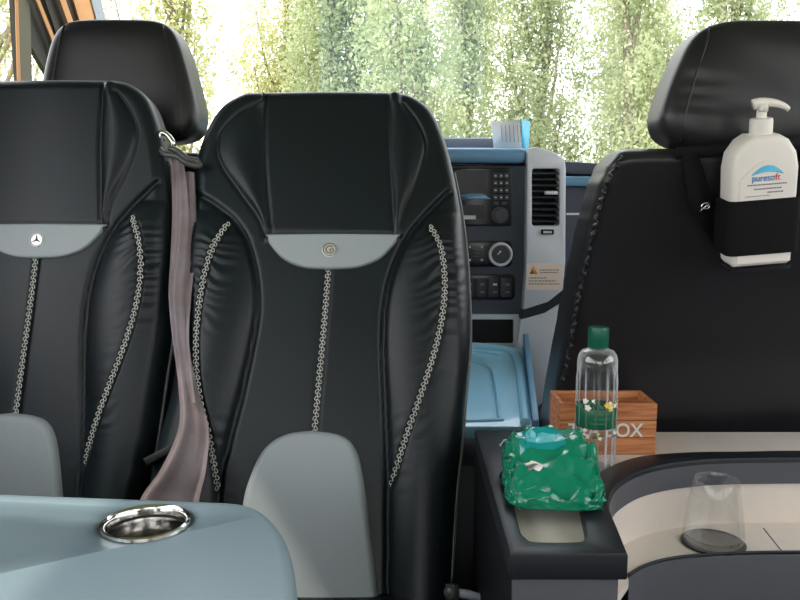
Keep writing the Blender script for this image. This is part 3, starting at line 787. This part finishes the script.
# ------------------------------------------------------------------ wooden tea box
LZ = CZ - .41
bx0, bx1, by0, by1, bh = .2500, .4015, 1.2145, 1.300, .083
tbx = empty('tea_box', ((bx0 + bx1) / 2, (by0 + by1) / 2, LZ), 'open wooden plank box with white lettering behind the clear bottle', 'box')
def board(name, a, b, c, d, th, ax):
    bm = bmesh.new()
    for k in range(3):
        z0, z1 = LZ + bh * k / 3 + .0004, LZ + bh * (k + 1) / 3 - .0004
        box(bm, ((a + b) / 2, (c + d) / 2, (z0 + z1) / 2), (b - a, d - c, z1 - z0), bev=.0008, seg=1)
    return link(name, bm, M['wood'], tbx, auto=.5)
th = .007
fb = board('front_board', bx0, bx1, by0, by0 + th, th, 0); board('back_board', bx0, bx1, by1 - th, by1, th, 0)
board('side_board', bx0, bx0 + th, by0 + th, by1 - th, th, 1); board('side_board', bx1 - th, bx1, by0 + th, by1 - th, th, 1)
bm = bmesh.new(); box(bm, ((bx0 + bx1) / 2, (by0 + by1) / 2, LZ + .004), (bx1 - bx0 - 2 * th, by1 - by0 - 2 * th, .006)); link('bottom_board', bm, M['wood'], tbx)
bm = text_bm('TEA BOX', .031, .0004, .0003)
xs = [v.co.x for v in bm.verts]; k = .118 / (max(xs) - min(xs))
a_ = PY(568, 431, by0 - .0005); b_ = PY(643, 431, by0 - .0005)
bm.transform(frame_mat((a_ + b_) / 2, (1, 0, 0), (0, 0, 1)) @ Matrix.Scale(k, 4, (1, 0, 0)))
link('lettering', bm, M['print_white'], fb, smooth=False)

# ------------------------------------------------------------------ clear ribbed bottle
bc = PZ(594, 467, -.41)
bt = empty('bottle', (bc.x, bc.y, LZ), 'clear ribbed plastic bottle with dark green cap and flowered label', 'bottle')
rip = lambda a, z: (.06 * math.cos(a * 14)) if .012 < z < .150 else 0
bprof = [(0, .002), (.022, .001), (.0275, .003), (.0292, .008), (.0292, .014)] + [(.0292, .014 + .136 * k / 10) for k in range(1, 11)] + [(.0295, .155), (.0292, .164), (.0275, .172), (.0235, .178), (.0165, .181), (.0125, .182), (.012, .188)]
bm = bmesh.new(); lathe(bm, bprof, (bc.x, bc.y, LZ), seg=168, ripple=rip); link('bottle_body', bm, M['clear'], bt)
bm = bmesh.new(); lathe(bm, [(0, .183), (.0142, .183), (.0150, .184), (.0152, .211), (.0146, .2135), (0, .2142)], (bc.x, bc.y, LZ), seg=48); link('cap', bm, M['cap_green'], bt, auto=.7)
bm = bmesh.new(); lathe(bm, [(.0300, .066), (.0303, .0665), (.0303, .0955), (.0300, .096)], (bc.x, bc.y, LZ), seg=64)
for f in list(bm.faces):
    if len(f.verts) > 6: bm.faces.remove(f)
lab = link('label', bm, M['label_green'], bt)
def on_cyl(bm, ang, z, w, h, r, n=10, petals=0, rot=0):
    c = None; vs = []
    N = max(n, petals * 4)
    ctr = bm.verts.new(Vector((bc.x, bc.y, LZ + z)) + Vector((math.sin(ang) * (r + .0004), -math.cos(ang) * (r + .0004), 0)))
    for k in range(N):
        a = 2 * PI * k / N; q = 1 if not petals else .6 + .4 * abs(math.cos(a * petals / 2))
        dx, dz = w * q * math.cos(a + rot), h * q * math.sin(a + rot); an = ang + dx / r
        vs.append(bm.verts.new(Vector((bc.x, bc.y, LZ + z + dz)) + Vector((math.sin(an) * r, -math.cos(an) * r, 0))))
    for k in range(N): bm.faces.new([ctr, vs[k], vs[(k + 1) % N]])
rng = random.Random(4)
for nm, mt, cnt in (('leaf_print', 'leaf_print', 22), ('flower_print', 'flower_white', 18), ('flower_print', 'flower_yellow', 10)):
    for k in range(cnt):
        bm = bmesh.new()
        up = k % 2; ang = rng.uniform(-1.5, 1.5); z = (.101 + rng.uniform(-.004, .008)) if up else (.061 + rng.uniform(-.008, .003))
        s_ = rng.uniform(.003, .0055)
        on_cyl(bm, ang, z, s_, s_ * (.45 if 'leaf' in nm else 1), .0306 + .0001 * cnt / 5, petals=0 if 'leaf' in nm else 5, rot=rng.uniform(0, 3))
        link(nm, bm, M[mt], lab, smooth=False)
bm = bmesh.new()
for (a0, a1, z) in ((-.45, .1, .088), (-.35, .5, .081), (.2, .62, .089), (-.5, .3, .074)):
    vs = [[bm.verts.new(Vector((bc.x + math.sin(a) * .0306, bc.y - math.cos(a) * .0306, LZ + z + dz))) for dz in (0, .0022)] for a in np.linspace(a0, a1, 8)]
    for p, q in zip(vs, vs[1:]): bm.faces.new([p[0], q[0], q[1], p[1]])
link('label_print', bm, M['leaf_print'], lab, smooth=False)

# ------------------------------------------------------------------ tumbler and the dark disc painted as its base reflection
gc = PZ(713, 543.5, FZ)
bm = bmesh.new(); lathe(bm, [(0, .0), (.043, 0), (.045, .001), (.045, .0025), (.0435, .0035), (.040, .0028), (0, .0028)], (gc.x, gc.y, CZ + FZ + .0003), seg=64)
tag(link('base_reflection', bm, M['base_reflection'], None, auto=.7), 'round black disc added as dark reflection under the glass tumbler', 'base_reflection')
bm = bmesh.new()
tilt = Matrix.Identity(4)
lathe(bm, [(0, .0), (.036, 0), (.0405, .002), (.0425, .008), (.0418, .022), (.039, .045), (.0350, .070), (.0318, .093), (.0311, .0938), (.0304, .093), (.0336, .070), (.0375, .045), (.0402, .022), (.0405, .013), (.036, .009), (0, .0075)], (gc.x, gc.y, CZ + FZ + .0034), seg=64)
tag(link('tumbler', bm, M['tumbler'], None), 'empty clear glass tumbler standing in the sunk beige tray', 'glass')

# ------------------------------------------------------------------ pump bottle in its holder on the seat back
PB = PY(754, 262, 1.170); a = math.radians(10)
pu = Vector((-.085, -math.sin(a), math.cos(a))).normalized(); px_ = Vector((1, 0, .0)); px_ = (px_ - pu * px_.dot(pu)).normalized()
pn = px_.cross(pu).normalized()          # towards the viewer
PMx = frame_mat(PB, px_, pu)
k_ = 1.0
kx = .90; kz = 1.075
sb = empty('pump_bottle', PB, 'white hand gel pump bottle held against the back of the front seat', 'bottle')
ol = [(-.042, 0), (.042, 0), (.047, .004), (.0505, .03), (.0515, .130), (.0465, .150), (.034, .166), (.020, .173), (-.020, .173), (-.034, .166), (-.0475, .150), (-.0515, .130), (-.0495, .03), (-.046, .004)]
bm = bmesh.new(); prism(bm, [[Vector((x * k_, z * k_, .026)) for x, z in ol]], (0, 0, -.052), bev=.009, seg=4); PMx = PMx @ Matrix.Diagonal((kx, kz, 1, 1)); bm.transform(PMx); body = link('bottle_body', bm, M['white_plastic'], sb, auto=.5)
def arch(u0=-.040, u1=.044):
    pts = [(u0, .006), (u1, .006), (u1, .118)] + [(u0 + (u1 - u0) * (1 - t), .118 + .024 * math.sin(PI * t)) for t in np.linspace(.06, .94, 14)] + [(u0, .118)]
    return [Vector((x * k_, z * k_, .0262)) for x, z in pts]
bm = bmesh.new(); prism(bm, [arch()], (0, 0, .0010)); bm.transform(PMx); lb = link('label', bm, M['white_plastic'], body, auto=.5)
bm = bmesh.new(); cres = [(-.024 + .05 * t, .123 + .0125 * math.sin(PI * t) ** .8) for t in np.linspace(0, 1, 20)] + [(.026 - .05 * t, .123 + .0045 * math.sin(PI * t)) for t in np.linspace(.05, .95, 16)]
prism(bm, [[Vector((x * k_, z * k_, .0273)) for x, z in cres]], (0, 0, .0003)); bm.transform(PMx); link('blue_wave', bm, M['print_lightblue'], lb)
def lay_text(txt, size, cx, cz, m, width):
    bm = text_bm(txt, size, .0002, 0); xs = [v.co.x for v in bm.verts]; k = width / (max(xs) - min(xs))
    bm.transform(PMx @ Matrix.Translation(Vector((cx * k_, cz * k_, .0278))) @ Matrix.Scale(k, 4, (1, 0, 0)) ); return bm
link('lettering', lay_text('pureso', .0125, -.0055, .1195, 0, .034), M['print_blue'], lb, smooth=False)
link('lettering', lay_text('ft', .0125, .0165, .1195, 0, .008), M['print_red'], lb, smooth=False)
bm = bmesh.new()
for (cx_, cz_, w_) in ((0, .1110, .058), (.002, .1055, .042), (.014, .1005, .024), (-.014, .0965, .036)):
    x = cx_ - w_ / 2; rr = random.Random(int(cz_ * 1e4))
    while x < cx_ + w_ / 2:
        ww = rr.uniform(.0012, .0040); box(bm, (x * k_ + ww / 2, cz_ * k_, .0276), (ww, .0018 if cz_ > .1 else .0009, .0004)); x += ww + .0009
bm.transform(PMx); link('small_print', bm, M['print_grey'], lb, smooth=False)
bm = bmesh.new(); lathe(bm, [(0, .172), (.0165, .172), (.0168, .174), (.0168, .190), (.0160, .1925), (.0075, .194), (.0072, .206), (0, .206)], (0, 0, 0), seg=40)
bm.transform(PMx @ Matrix.Rotation(-PI / 2, 4, 'X') @ Matrix.Translation(Vector((0, 0, 0))))
pump = link('pump', bm, M['white_plastic'], sb, auto=.6)
bm = bmesh.new()
pts = crom([(-.014, .2105, 0), (-.004, .2125, 0), (.012, .2115, 0), (.026, .2085, 0), (.036, .2045, 0), (.041, .201, 0)], 6)
rr_ = lambda t: .0072 - .0040 * t
tube(bm, pts, rr_, seg=12); cyl(bm, (.001, .2065, 0), .0082, .011, axis='Y', seg=24)
bm.transform(PMx); link('nozzle', bm, M['white_plastic'], pump)
hd = empty('bottle_holder', PB + Vector((0, .03, 0)), 'black elastic holder strapped round the pump bottle on the seat back', 'holder')
def ringband(z0, z1, hw, hd_, th, r=.010):
    def loop(e):
        o = []
        for cx_, cy_, st in ((hw - r, -hd_ + r, -90), (hw - r, hd_ - r, 0), (-hw + r, hd_ - r, 90), (-hw + r, -hd_ + r, 180)):
            for k in range(6):
                t = math.radians(st + 90 * k / 5); o.append(Vector((cx_ + (r + e) * math.cos(t), z0, -(cy_ + (r + e) * math.sin(t)))))
        return o
    bm = bmesh.new(); prism(bm, [loop(th), loop(0)], (0, z1 - z0, 0)); return bm
bm = ringband(.018, .0915, .0555, .0285, .0018); bm.transform(PMx); link('elastic_band', bm, M['black_elastic'], hd, auto=.5)
bm = ringband(-.006, -.001, .047, .025, .002); bm.transform(PMx); link('wire_rim', bm, M['dark'], hd, auto=.5)
bm = bmesh.new(); box(bm, (0, -.0028, 0), (.094, .002, .048)); bm.transform(PMx); link('bottom_plate', bm, M['dark'], hd)
def quadplate(pts, th=.003):
    bm = bmesh.new(); P = [Vector(p) for p in pts]; nn = (P[1] - P[0]).cross(P[2] - P[0]).normalized(); prism(bm, [P], nn * th); return bm
for sg in (-1, 1):
    pts = [PMx @ Vector((sg * .056, .022, -.026)), PMx @ Vector((sg * .058, .080, -.026)), PMx @ Vector((sg * .083, .150, -.030)), PMx @ Vector((sg * .110, .150, -.030)), PMx @ Vector((sg * .096, .085, -.030))]
    bm = bmesh.new(); prism(bm, [pts], pn * -.003); link('strap', bm, M['black_elastic'], hd)
    bm = bmesh.new(); c0 = Vector((sg * .073, .079, -.020))
    tube(bm, [PMx @ (c0 + Vector((math.cos(t) * .007, math.sin(t) * .004, 0))) for t in np.linspace(0, 2 * PI, 17)[:-1]], .0016, seg=6, closed=True)
    tube(bm, [PMx @ (c0 + Vector((-sg * .014, .003, .001))), PMx @ c0, PMx @ (c0 + Vector((sg * .009, -.006, 0)))], .0015, seg=6)
    link('hook', bm, M['chrome'], hd)
bm = bmesh.new(); box(bm, (0, .152, -.032), (.235, .016, .003)); bm.transform(PMx); link('cross_strap', bm, M['black_elastic'], hd)

# ------------------------------------------------------------------ dashboard
DY = 1.90
def pp(bm, pts, Y, dep, bev=0, seg=2): prism(bm, [[PY(a, b, Y) for a, b in pts]], (0, dep, 0), bev, seg)
def rpx(x0, y0, x1, y1, r=0, n=4):
    if not r: return [(x0, y0), (x1, y0), (x1, y1), (x0, y1)]
    o = []
    for cx_, cy_, st in ((x1 - r, y0 + r, -90), (x1 - r, y1 - r, 0), (x0 + r, y1 - r, 90), (x0 + r, y0 + r, 180)):
        for k in range(n + 1):
            t = math.radians(st + 90 * k / n); o.append((cx_ + r * math.cos(t), cy_ + r * math.sin(t)))
    return o
da = empty('dashboard', (0, 2.2, 0), 'dark dashboard with radio, silver air vent column and warning sticker under the windscreen', 'dashboard')
def dpart(name, pts, Y, dep, m, parent=da, bev=0.0, seg=2):
    bm = bmesh.new(); pp(bm, pts, Y, dep, bev, seg); return link(name, bm, m, parent, auto=.5)
dpart('fascia', [(300, 160), (526.5, 160), (524.5, 300), (519, 346), (300, 346)], DY, .10, M['dash'])
za = PY(400, 147.5, 1.87).z; zb = PY(400, 163, 1.87).z
bm = bmesh.new(); xr = PY(527, 150, 1.87).x; box(bm, ((-.28 + xr) / 2, 1.87 + .55, (za + zb) / 2), (xr + .28, 1.10, za - zb), bev=.014, seg=5); link('top_pad', bm, M['dash_top'], da, auto=.9)
bm = bmesh.new(); pp(bm, [(300, 163.5), (526, 163.5), (526, 166), (300, 166)], DY - .004, .01); link('seam', bm, M['radio'], da)
bm = bmesh.new(); box(bm, (.02, 2.70, CZ + .155), (.60, .10, .04), bev=.01); link('cowl', bm, M['dash'], da, auto=.6)
sil = [(527.5, 149), (533, 147), (543, 148.5), (556, 153), (565, 160), (566, 170), (565.5, 262), (563, 290), (548, 302), (523, 310), (526, 270)]
bm = bmesh.new(); prism(bm, [[PY(a, b, 1.865) for a, b in sil], [PY(a, b, 1.865) for a, b in rpx(532, 168.5, 559.5, 226, 3)]], (0, .13, 0), bev=.003)
vc = link('vent_column', bm, M['silver'], da, auto=.6)
dpart('lower_column', [(520.5, 320), (545, 313), (561, 303), (557, 340), (551, 385), (545, 440), (512, 440), (516, 350)], 1.868, .12, M['silver'], bev=.003)
dpart('column_accent', [(522.5, 311), (546, 303), (564, 290), (562, 303), (545, 313.5), (521, 321)], 1.872, .10, M['button'])
gr = dpart('vent_recess', rpx(531, 167.5, 560.5, 227), 1.915, .01, M['dark'])
for k in range(9):
    y = 172.8 + k * 6.0
    bm = bmesh.new(); pp(bm, [(532.3, y), (559.3, y), (559.3, y + 1.3), (532.3, y + 1.3)], 1.872, .030); bmesh.ops.translate(bm, verts=[v for v in bm.verts if v.co.y > 1.89], vec=(0, 0, .006)); link('vent_slat', bm, M['button'], gr, auto=.5)
dpart('vent_tab', rpx(545, 191, 558, 194.5, 1), 1.864, .012, M['silver'], gr, .0006)
dpart('latch', rpx(541, 229.5, 554, 234.5, 1), 1.861, .006, M['radio'], vc); dpart('latch_tab', rpx(543.5, 231, 552, 233.2), 1.859, .004, M['silver'], vc)
st = dpart('warning_sticker', rpx(526.5, 263.5, 562.5, 290, 2.5), 1.8635, .002, M['sticker'], vc)
bm = bmesh.new(); pp(bm, [(529.5, 274), (533.5, 266), (537.5, 274)], 1.8628, .001); link('warning_triangle', bm, M['print_orange'], st)
bm = bmesh.new()
rr = random.Random(3)
for (x0, x1, y) in ((540, 559, 269.5), (540, 558, 272), (529, 547, 277.5), (529, 556, 280.5), (529, 560, 283.5)):
    x = x0
    while x < x1:
        w_ = rr.uniform(1, 3); pp(bm, rpx(x, y, min(x + w_, x1), y + .9), 1.8628, .001); x += w_ + .7
link('sticker_print', bm, M['print_grey'], st)
# radio
ra = dpart('radio', rpx(452, 167.5, 511.5, 226, 2), DY - .008, .02, M['radio'], da, .001)
dpart('screen', rpx(455, 170, 486, 193), DY - .010, .004, M['screen'], ra)
bm = bmesh.new(); pp(bm, [(455, 194), (484, 194), (491, 199), (455, 199.5)], DY - .011, .004); link('disc_slot_trim', bm, M['dash_top'], ra)
dpart('display', rpx(460, 205, 484, 219), DY - .010, .004, M['screen'], ra)
dpart('tuner_button', rpx(462, 215.5, 476, 219.3), DY - .012, .003, M['silver'], ra)
for r_ in range(4):
    for c_ in range(3):
        b_ = dpart('button', rpx(493.6 + 5.6 * c_, 173 + 7.2 * r_, 497.8 + 5.6 * c_, 178.2 + 7.2 * r_, .8), DY - .011, .005, M['button'], ra)
        dpart('key_print', rpx(494.8 + 5.6 * c_, 175.3 + 7.2 * r_, 496.5 + 5.6 * c_, 176.4 + 7.2 * r_), DY - .0116, .001, M['print_white'], b_)
for c_ in range(2): dpart('button', rpx(494 + 8 * c_, 201.5, 499 + 8 * c_, 205, .8), DY - .011, .005, M['button'], ra)
def knob(px, py, r, parent, ring=None, Y=DY - .012, m='button'):
    c = PY(px, py, Y); R_ = r / 800 * Y * 1.02
    bm = bmesh.new(); cyl(bm, c + Vector((0, -.004, 0)), R_ * .8, .022, axis='Y', r2=R_ * .72); cyl(bm, c, R_, .008, axis='Y'); 
    k = link('knob', bm, M[m], parent, auto=.5)
    if ring:
        bm = bmesh.new(); tube(bm, [c + Vector((math.cos(t) * R_ * .86, -.012, math.sin(t) * R_ * .86)) for t in np.linspace(0, 2 * PI, 41)[:-1]], .0036, seg=8, closed=True); link('knob_ring', bm, M[ring], k)
        bm = bmesh.new(); box(bm, c + Vector((-.004, -.0165, .004)), (.003, .002, .012), rot=Matrix.Rotation(.7, 4, 'Y')); link('knob_mark', bm, M['print_white'], k)
    return k
knob(500, 215, 8, ra)
cl = dpart('climate_panel', rpx(455, 241, 512, 267, 5), DY - .006, .02, M['radio'], da, .001)
knob(500, 254, 12, cl, 'silver')
for (x, y) in ((470, 247), (482, 247), (470, 260), (482, 260)):
    dpart('indicator', rpx(x - 1, y - 1, x + 1, y + 1), DY - .0075, .002, M['print_white'], cl)
bm = bmesh.new()
for y in (250, 253, 256): pp(bm, rpx(474, y, 479, y + .8), DY - .0075, .002)
link('panel_print', bm, M['print_grey'], cl)
sw = dpart('switch_panel', rpx(455, 274.5, 515, 300, 5), DY - .006, .02, M['radio'], da, .001)
for i in range(4):
    b_ = dpart('rocker_switch', rpx(463 + 12.5 * i, 278, 474 + 12.5 * i, 297, 1), DY - .009, .006, M['button'], sw, .0008)
    dpart('switch_mark', rpx(468 + 12.5 * i, 283.5, 472 + 12.5 * i, 285.5), DY - .010, .002, M['print_white' if i == 2 else 'print_grey'], b_)
    dpart('switch_mark', rpx(468 + 12.5 * i, 291.5, 472 + 12.5 * i, 293), DY - .010, .002, M['print_grey'], b_)
bm = bmesh.new(); prism(bm, [[PY(a, b, DY - .01) for a, b in rpx(455, 314.5, 519, 347)], [PY(a, b, DY - .01) for a, b in rpx(459, 319.5, 513.5, 343.5, 2)]], (0, .03, 0), bev=.001); link('pocket_frame', bm, M['silver'], da, auto=.5)
dpart('pocket_recess', rpx(458, 318.5, 514.5, 344.5), DY - .0015, .002, M['dark'])
# passenger side of the dashboard
dpart('glove_panel', [(566.5, 184), (760, 188), (760, 440), (550, 440), (556, 350)], DY, .08, M['dash'])
dpart('glove_highlight', [(565, 176), (760, 180), (760, 190), (565, 186)], DY - .03, .12, M['dash_top'], bev=.006)  # blue highlight above the glove panel, built as a coloured ledge
dpart('glove_groove', rpx(566.5, 213, 600, 215), DY - .002, .01, M['silver'])
dpart('side_pad', [(565, 161), (600, 163), (760, 168), (760, 178), (565, 174)], DY - .01, .9, M['dash'], bev=.006)
# booklet on the dashboard
bk = empty('booklet', PY(505, 147, 1.97), 'open printed booklet with a blue cover standing on the dashboard', 'booklet')
zt = za
def lift(pts, Y):      # feet on the pad
    return [PY(a, b, Y) for a, b in pts]
P1 = [PY(491.5, 122, 1.97), PY(519, 119.5, 1.93), PY(522, 147, 1.93), PY(494, 147, 1.97)]
P1[2].z = P1[3].z = za + .0005
bm = bmesh.new(); prism(bm, [P1], (0, .004, 0)); pg = link('page', bm, M['paper'], bk)
P2 = [PY(520, 119, 1.930), PY(529, 121, 2.02), PY(527.5, 147, 2.02), PY(522.3, 147, 1.930)]
P2[2].z = P2[3].z = za + .0005
bm = bmesh.new(); prism(bm, [P2], (.003, .001, 0)); link('cover', bm, M['cyan'], bk)
bm = bmesh.new(); rr = random.Random(9)
for k in range(5):
    x = 501 + 4 * k
    prism(bm, [[PY(x, 125, 1.96 - .0014 * (x - 494) - .0005), PY(x + .8, 125, 1.96 - .0014 * (x - 494) - .0005), PY(x + 1.8, 142, 1.96 - .0014 * (x - 494) - .0005), PY(x + 1, 142, 1.96 - .0014 * (x - 494) - .0005)]], (0, .001, 0))
link('page_print', bm, M['print_pale'], pg)

# ------------------------------------------------------------------ fold-out console between the front seats
co = empty('centre_console', (.13, 1.65, 0), 'glossy console tray coloured by painted-in sky reflection, with moulded recess below the dashboard', 'console')
n0, n1 = Vector((-.06, 1.46, CZ - .437)), Vector((.250, 1.46, CZ - .437)); f0, f1 = Vector((-.06, 1.84, CZ - .357)), Vector((.288, 1.84, CZ - .357))
bm = bmesh.new(); prism(bm, [[n0, n1, f1, f0]], (0, 0, -.025), bev=.004); link('tray', bm, M['tray'], co, auto=.6)
lerp2 = lambda u, v: (n0.lerp(n1, u)).lerp(f0.lerp(f1, u), v)
up_ = Vector((0, -.2, .98)).normalized()
bm = bmesh.new(); tube(bm, crom([lerp2(.955, .02), lerp2(.96, .5), lerp2(.955, .8), lerp2(.90, .92), lerp2(.7, .985), lerp2(.4, .99), lerp2(.0, .99)], 8), .010, seg=12); link('raised_rim', bm, M['tray'], co)
bm = bmesh.new(); tube(bm, crom([lerp2(.84, .86), lerp2(.70, .91), lerp2(.5, .92), lerp2(.0, .92)], 8), .006, seg=10); link('moulded_rib', bm, M['tray'], co)
bm = bmesh.new(); tube(bm, crom([lerp2(.30, .05), lerp2(.78, .06), lerp2(.80, .12), lerp2(.79, .55), lerp2(.76, .68), lerp2(.68, .76), lerp2(.55, .78), lerp2(.3, .78)], 8), .0045, seg=10); link('recess_rib', bm, M['tray'], co)
bm = bmesh.new(); box(bm, (.10, 1.66, (CZ - .46) / 2 - .03), (.30, .36, CZ - .46 - .06), bev=.01); link('console_body', bm, M['rail_side'], co, auto=.5)
bm = bmesh.new(); prism(bm, [[n1 + Vector((0, .0, .012)), n1 + Vector((.012, 0, .012)), f1 + Vector((.012, 0, .030)), f1 + Vector((0, 0, .030))]], (0, 0, -.06), bev=.003); link('side_wall', bm, M['dash_top'], co, auto=.6)
# seat hardware close to the floor
lv = empty('seat_lever', PY(466, 593, 1.20), 'short grey lever low beside the counter, under the black seat', 'lever')
bm = bmesh.new(); tube(bm, [PY(446, 592, 1.22), PY(466, 594, 1.20), PY(488, 600, 1.19)], .007, seg=12); link('rod', bm, M['pillar_blue'], lv)
bm = bmesh.new(); cyl(bm, PY(452, 592, 1.21), .013, .02, axis='X', seg=20); link('collar', bm, M['plastic_grey'], lv)
bm = bmesh.new(); p = PY(466, 594, 1.20); box(bm, (p.x, p.y + .01, p.z / 2), (.02, .02, p.z), bev=.003); link('post', bm, M['dark'], lv)

# ------------------------------------------------------------------ outside: ground and trees
GZ = -.55
bm = bmesh.new(); box(bm, (0, 12, GZ - .1), (60, 60, .2)); struct('ground', bm, M['grass'])
def tree(x, y, h, wid, nleaf, lm, label, seed, stems=5):
    R_ = random.Random(seed)
    root = empty('tree', (x, y, GZ), label, 'tree', 'trees beyond the windscreen')
    br = []; bm = bmesh.new()
    tube(bm, crom([Vector((x, y, GZ)), Vector((x + R_.uniform(-.1, .1), y, GZ + h * .3)), Vector((x + R_.uniform(-.15, .15), y, GZ + h * .65)), Vector((x, y, GZ + h * .97))], 5), lambda t: .075 * (1 - t) + .012, seg=8)
    br.append([Vector((x, y, GZ + h * k / 8)) for k in range(9)])
    for s_ in range(stems * 3):
        a = R_.uniform(0, 2 * PI); z0 = GZ + h * R_.uniform(.04, .62); L = h * R_.uniform(.18, .34); rr_ = wid * R_.uniform(.35, 1)
        pts = crom([Vector((x, y, z0)), Vector((x + rr_ * .6 * math.cos(a), y + rr_ * .6 * math.sin(a), z0 + L * .35)), Vector((x + rr_ * math.cos(a), y + rr_ * math.sin(a), z0 + L))], 5)
        tube(bm, pts, lambda t: .026 * (1 - t) + .005, seg=5); br.append(pts[2:])
    link('trunk', bm, M['bark'], root)
    V = []; Fc = []
    cl = []
    for k in range(nleaf // 24):
        b = R_.choice(br[1:]) if R_.random() < .93 else br[0]
        q = R_.choice(b) + Vector((R_.gauss(0, .20), R_.gauss(0, .18), R_.gauss(0, .20))); cl.append((q, R_.uniform(.035, .08), R_.gauss(0, .25)))
    for k in range(nleaf):
        q, sg_, ln = R_.choice(cl); dz = R_.gauss(0, sg_ * 1.9); c = q + Vector((R_.gauss(0, sg_) + ln * dz, R_.gauss(0, sg_), dz))
        if c.z < GZ + .1: continue
        u = Vector((R_.gauss(0, 1), R_.gauss(0, 1), R_.gauss(0, 1) + .8)).normalized(); v = u.cross(Vector((R_.gauss(0, 1), R_.gauss(0, 1), R_.gauss(0, 1)))).normalized()
        l = R_.uniform(.017, .036); w = l * .55; i = len(V)
        V += [c - u * l, c + v * w, c + u * l, c - v * w]; Fc.append((i, i + 1, i + 2, i + 3))
    me = bpy.data.meshes.new('foliage'); me.from_pydata([q - Vector((x, y, GZ)) for q in V], [], Fc); me.materials.append(M[lm])
    o = bpy.data.objects.new('foliage', me); COL.objects.link(o); o.parent = root
spec = [(-2.35, 9.6, 'leaf_b', 'sparse sunlit tree left of the middle seat, half lost in glare', 2600),
        (-1.55, 9.0, 'leaf_b', 'yellow-green tree above the grey-patched middle seat, on its window side', 6500),
        (-.75, 9.4, 'leaf_a', 'full green tree straight above the middle seat', 7500),
        (.10, 9.0, 'leaf_a', 'green tree above the shoulder of the middle seat', 6500),
        (.85, 9.5, 'leaf_c', 'grey-green tree rising over the radio', 6500),
        (1.62, 9.1, 'leaf_a', 'green tree rising behind the blue booklet', 6500),
        (2.35, 9.5, 'leaf_c', 'grey-green tree over the silver vent column', 7000),
        (3.05, 9.0, 'leaf_a', 'bright green tree just beside the slip-covered headrest', 7000),
        (3.85, 9.5, 'leaf_a', 'green tree mostly behind the slip-covered headrest', 5000),
        (4.75, 9.2, 'leaf_a', 'green tree at the far edge over the slip-covered headrest', 5000)]
for i, (x, y, lm, lab_, nl) in enumerate(spec): tree(x, (8.4, 10.9, 9.6)[i % 3],  6.0, .55, int(nl * 4.0), lm, lab_, 20 + i)
tree(-3.75, 7.6, 5.5, .9, 9000, 'leaf_b', 'yellow-green tree seen through the side door window', 77, stems=8)
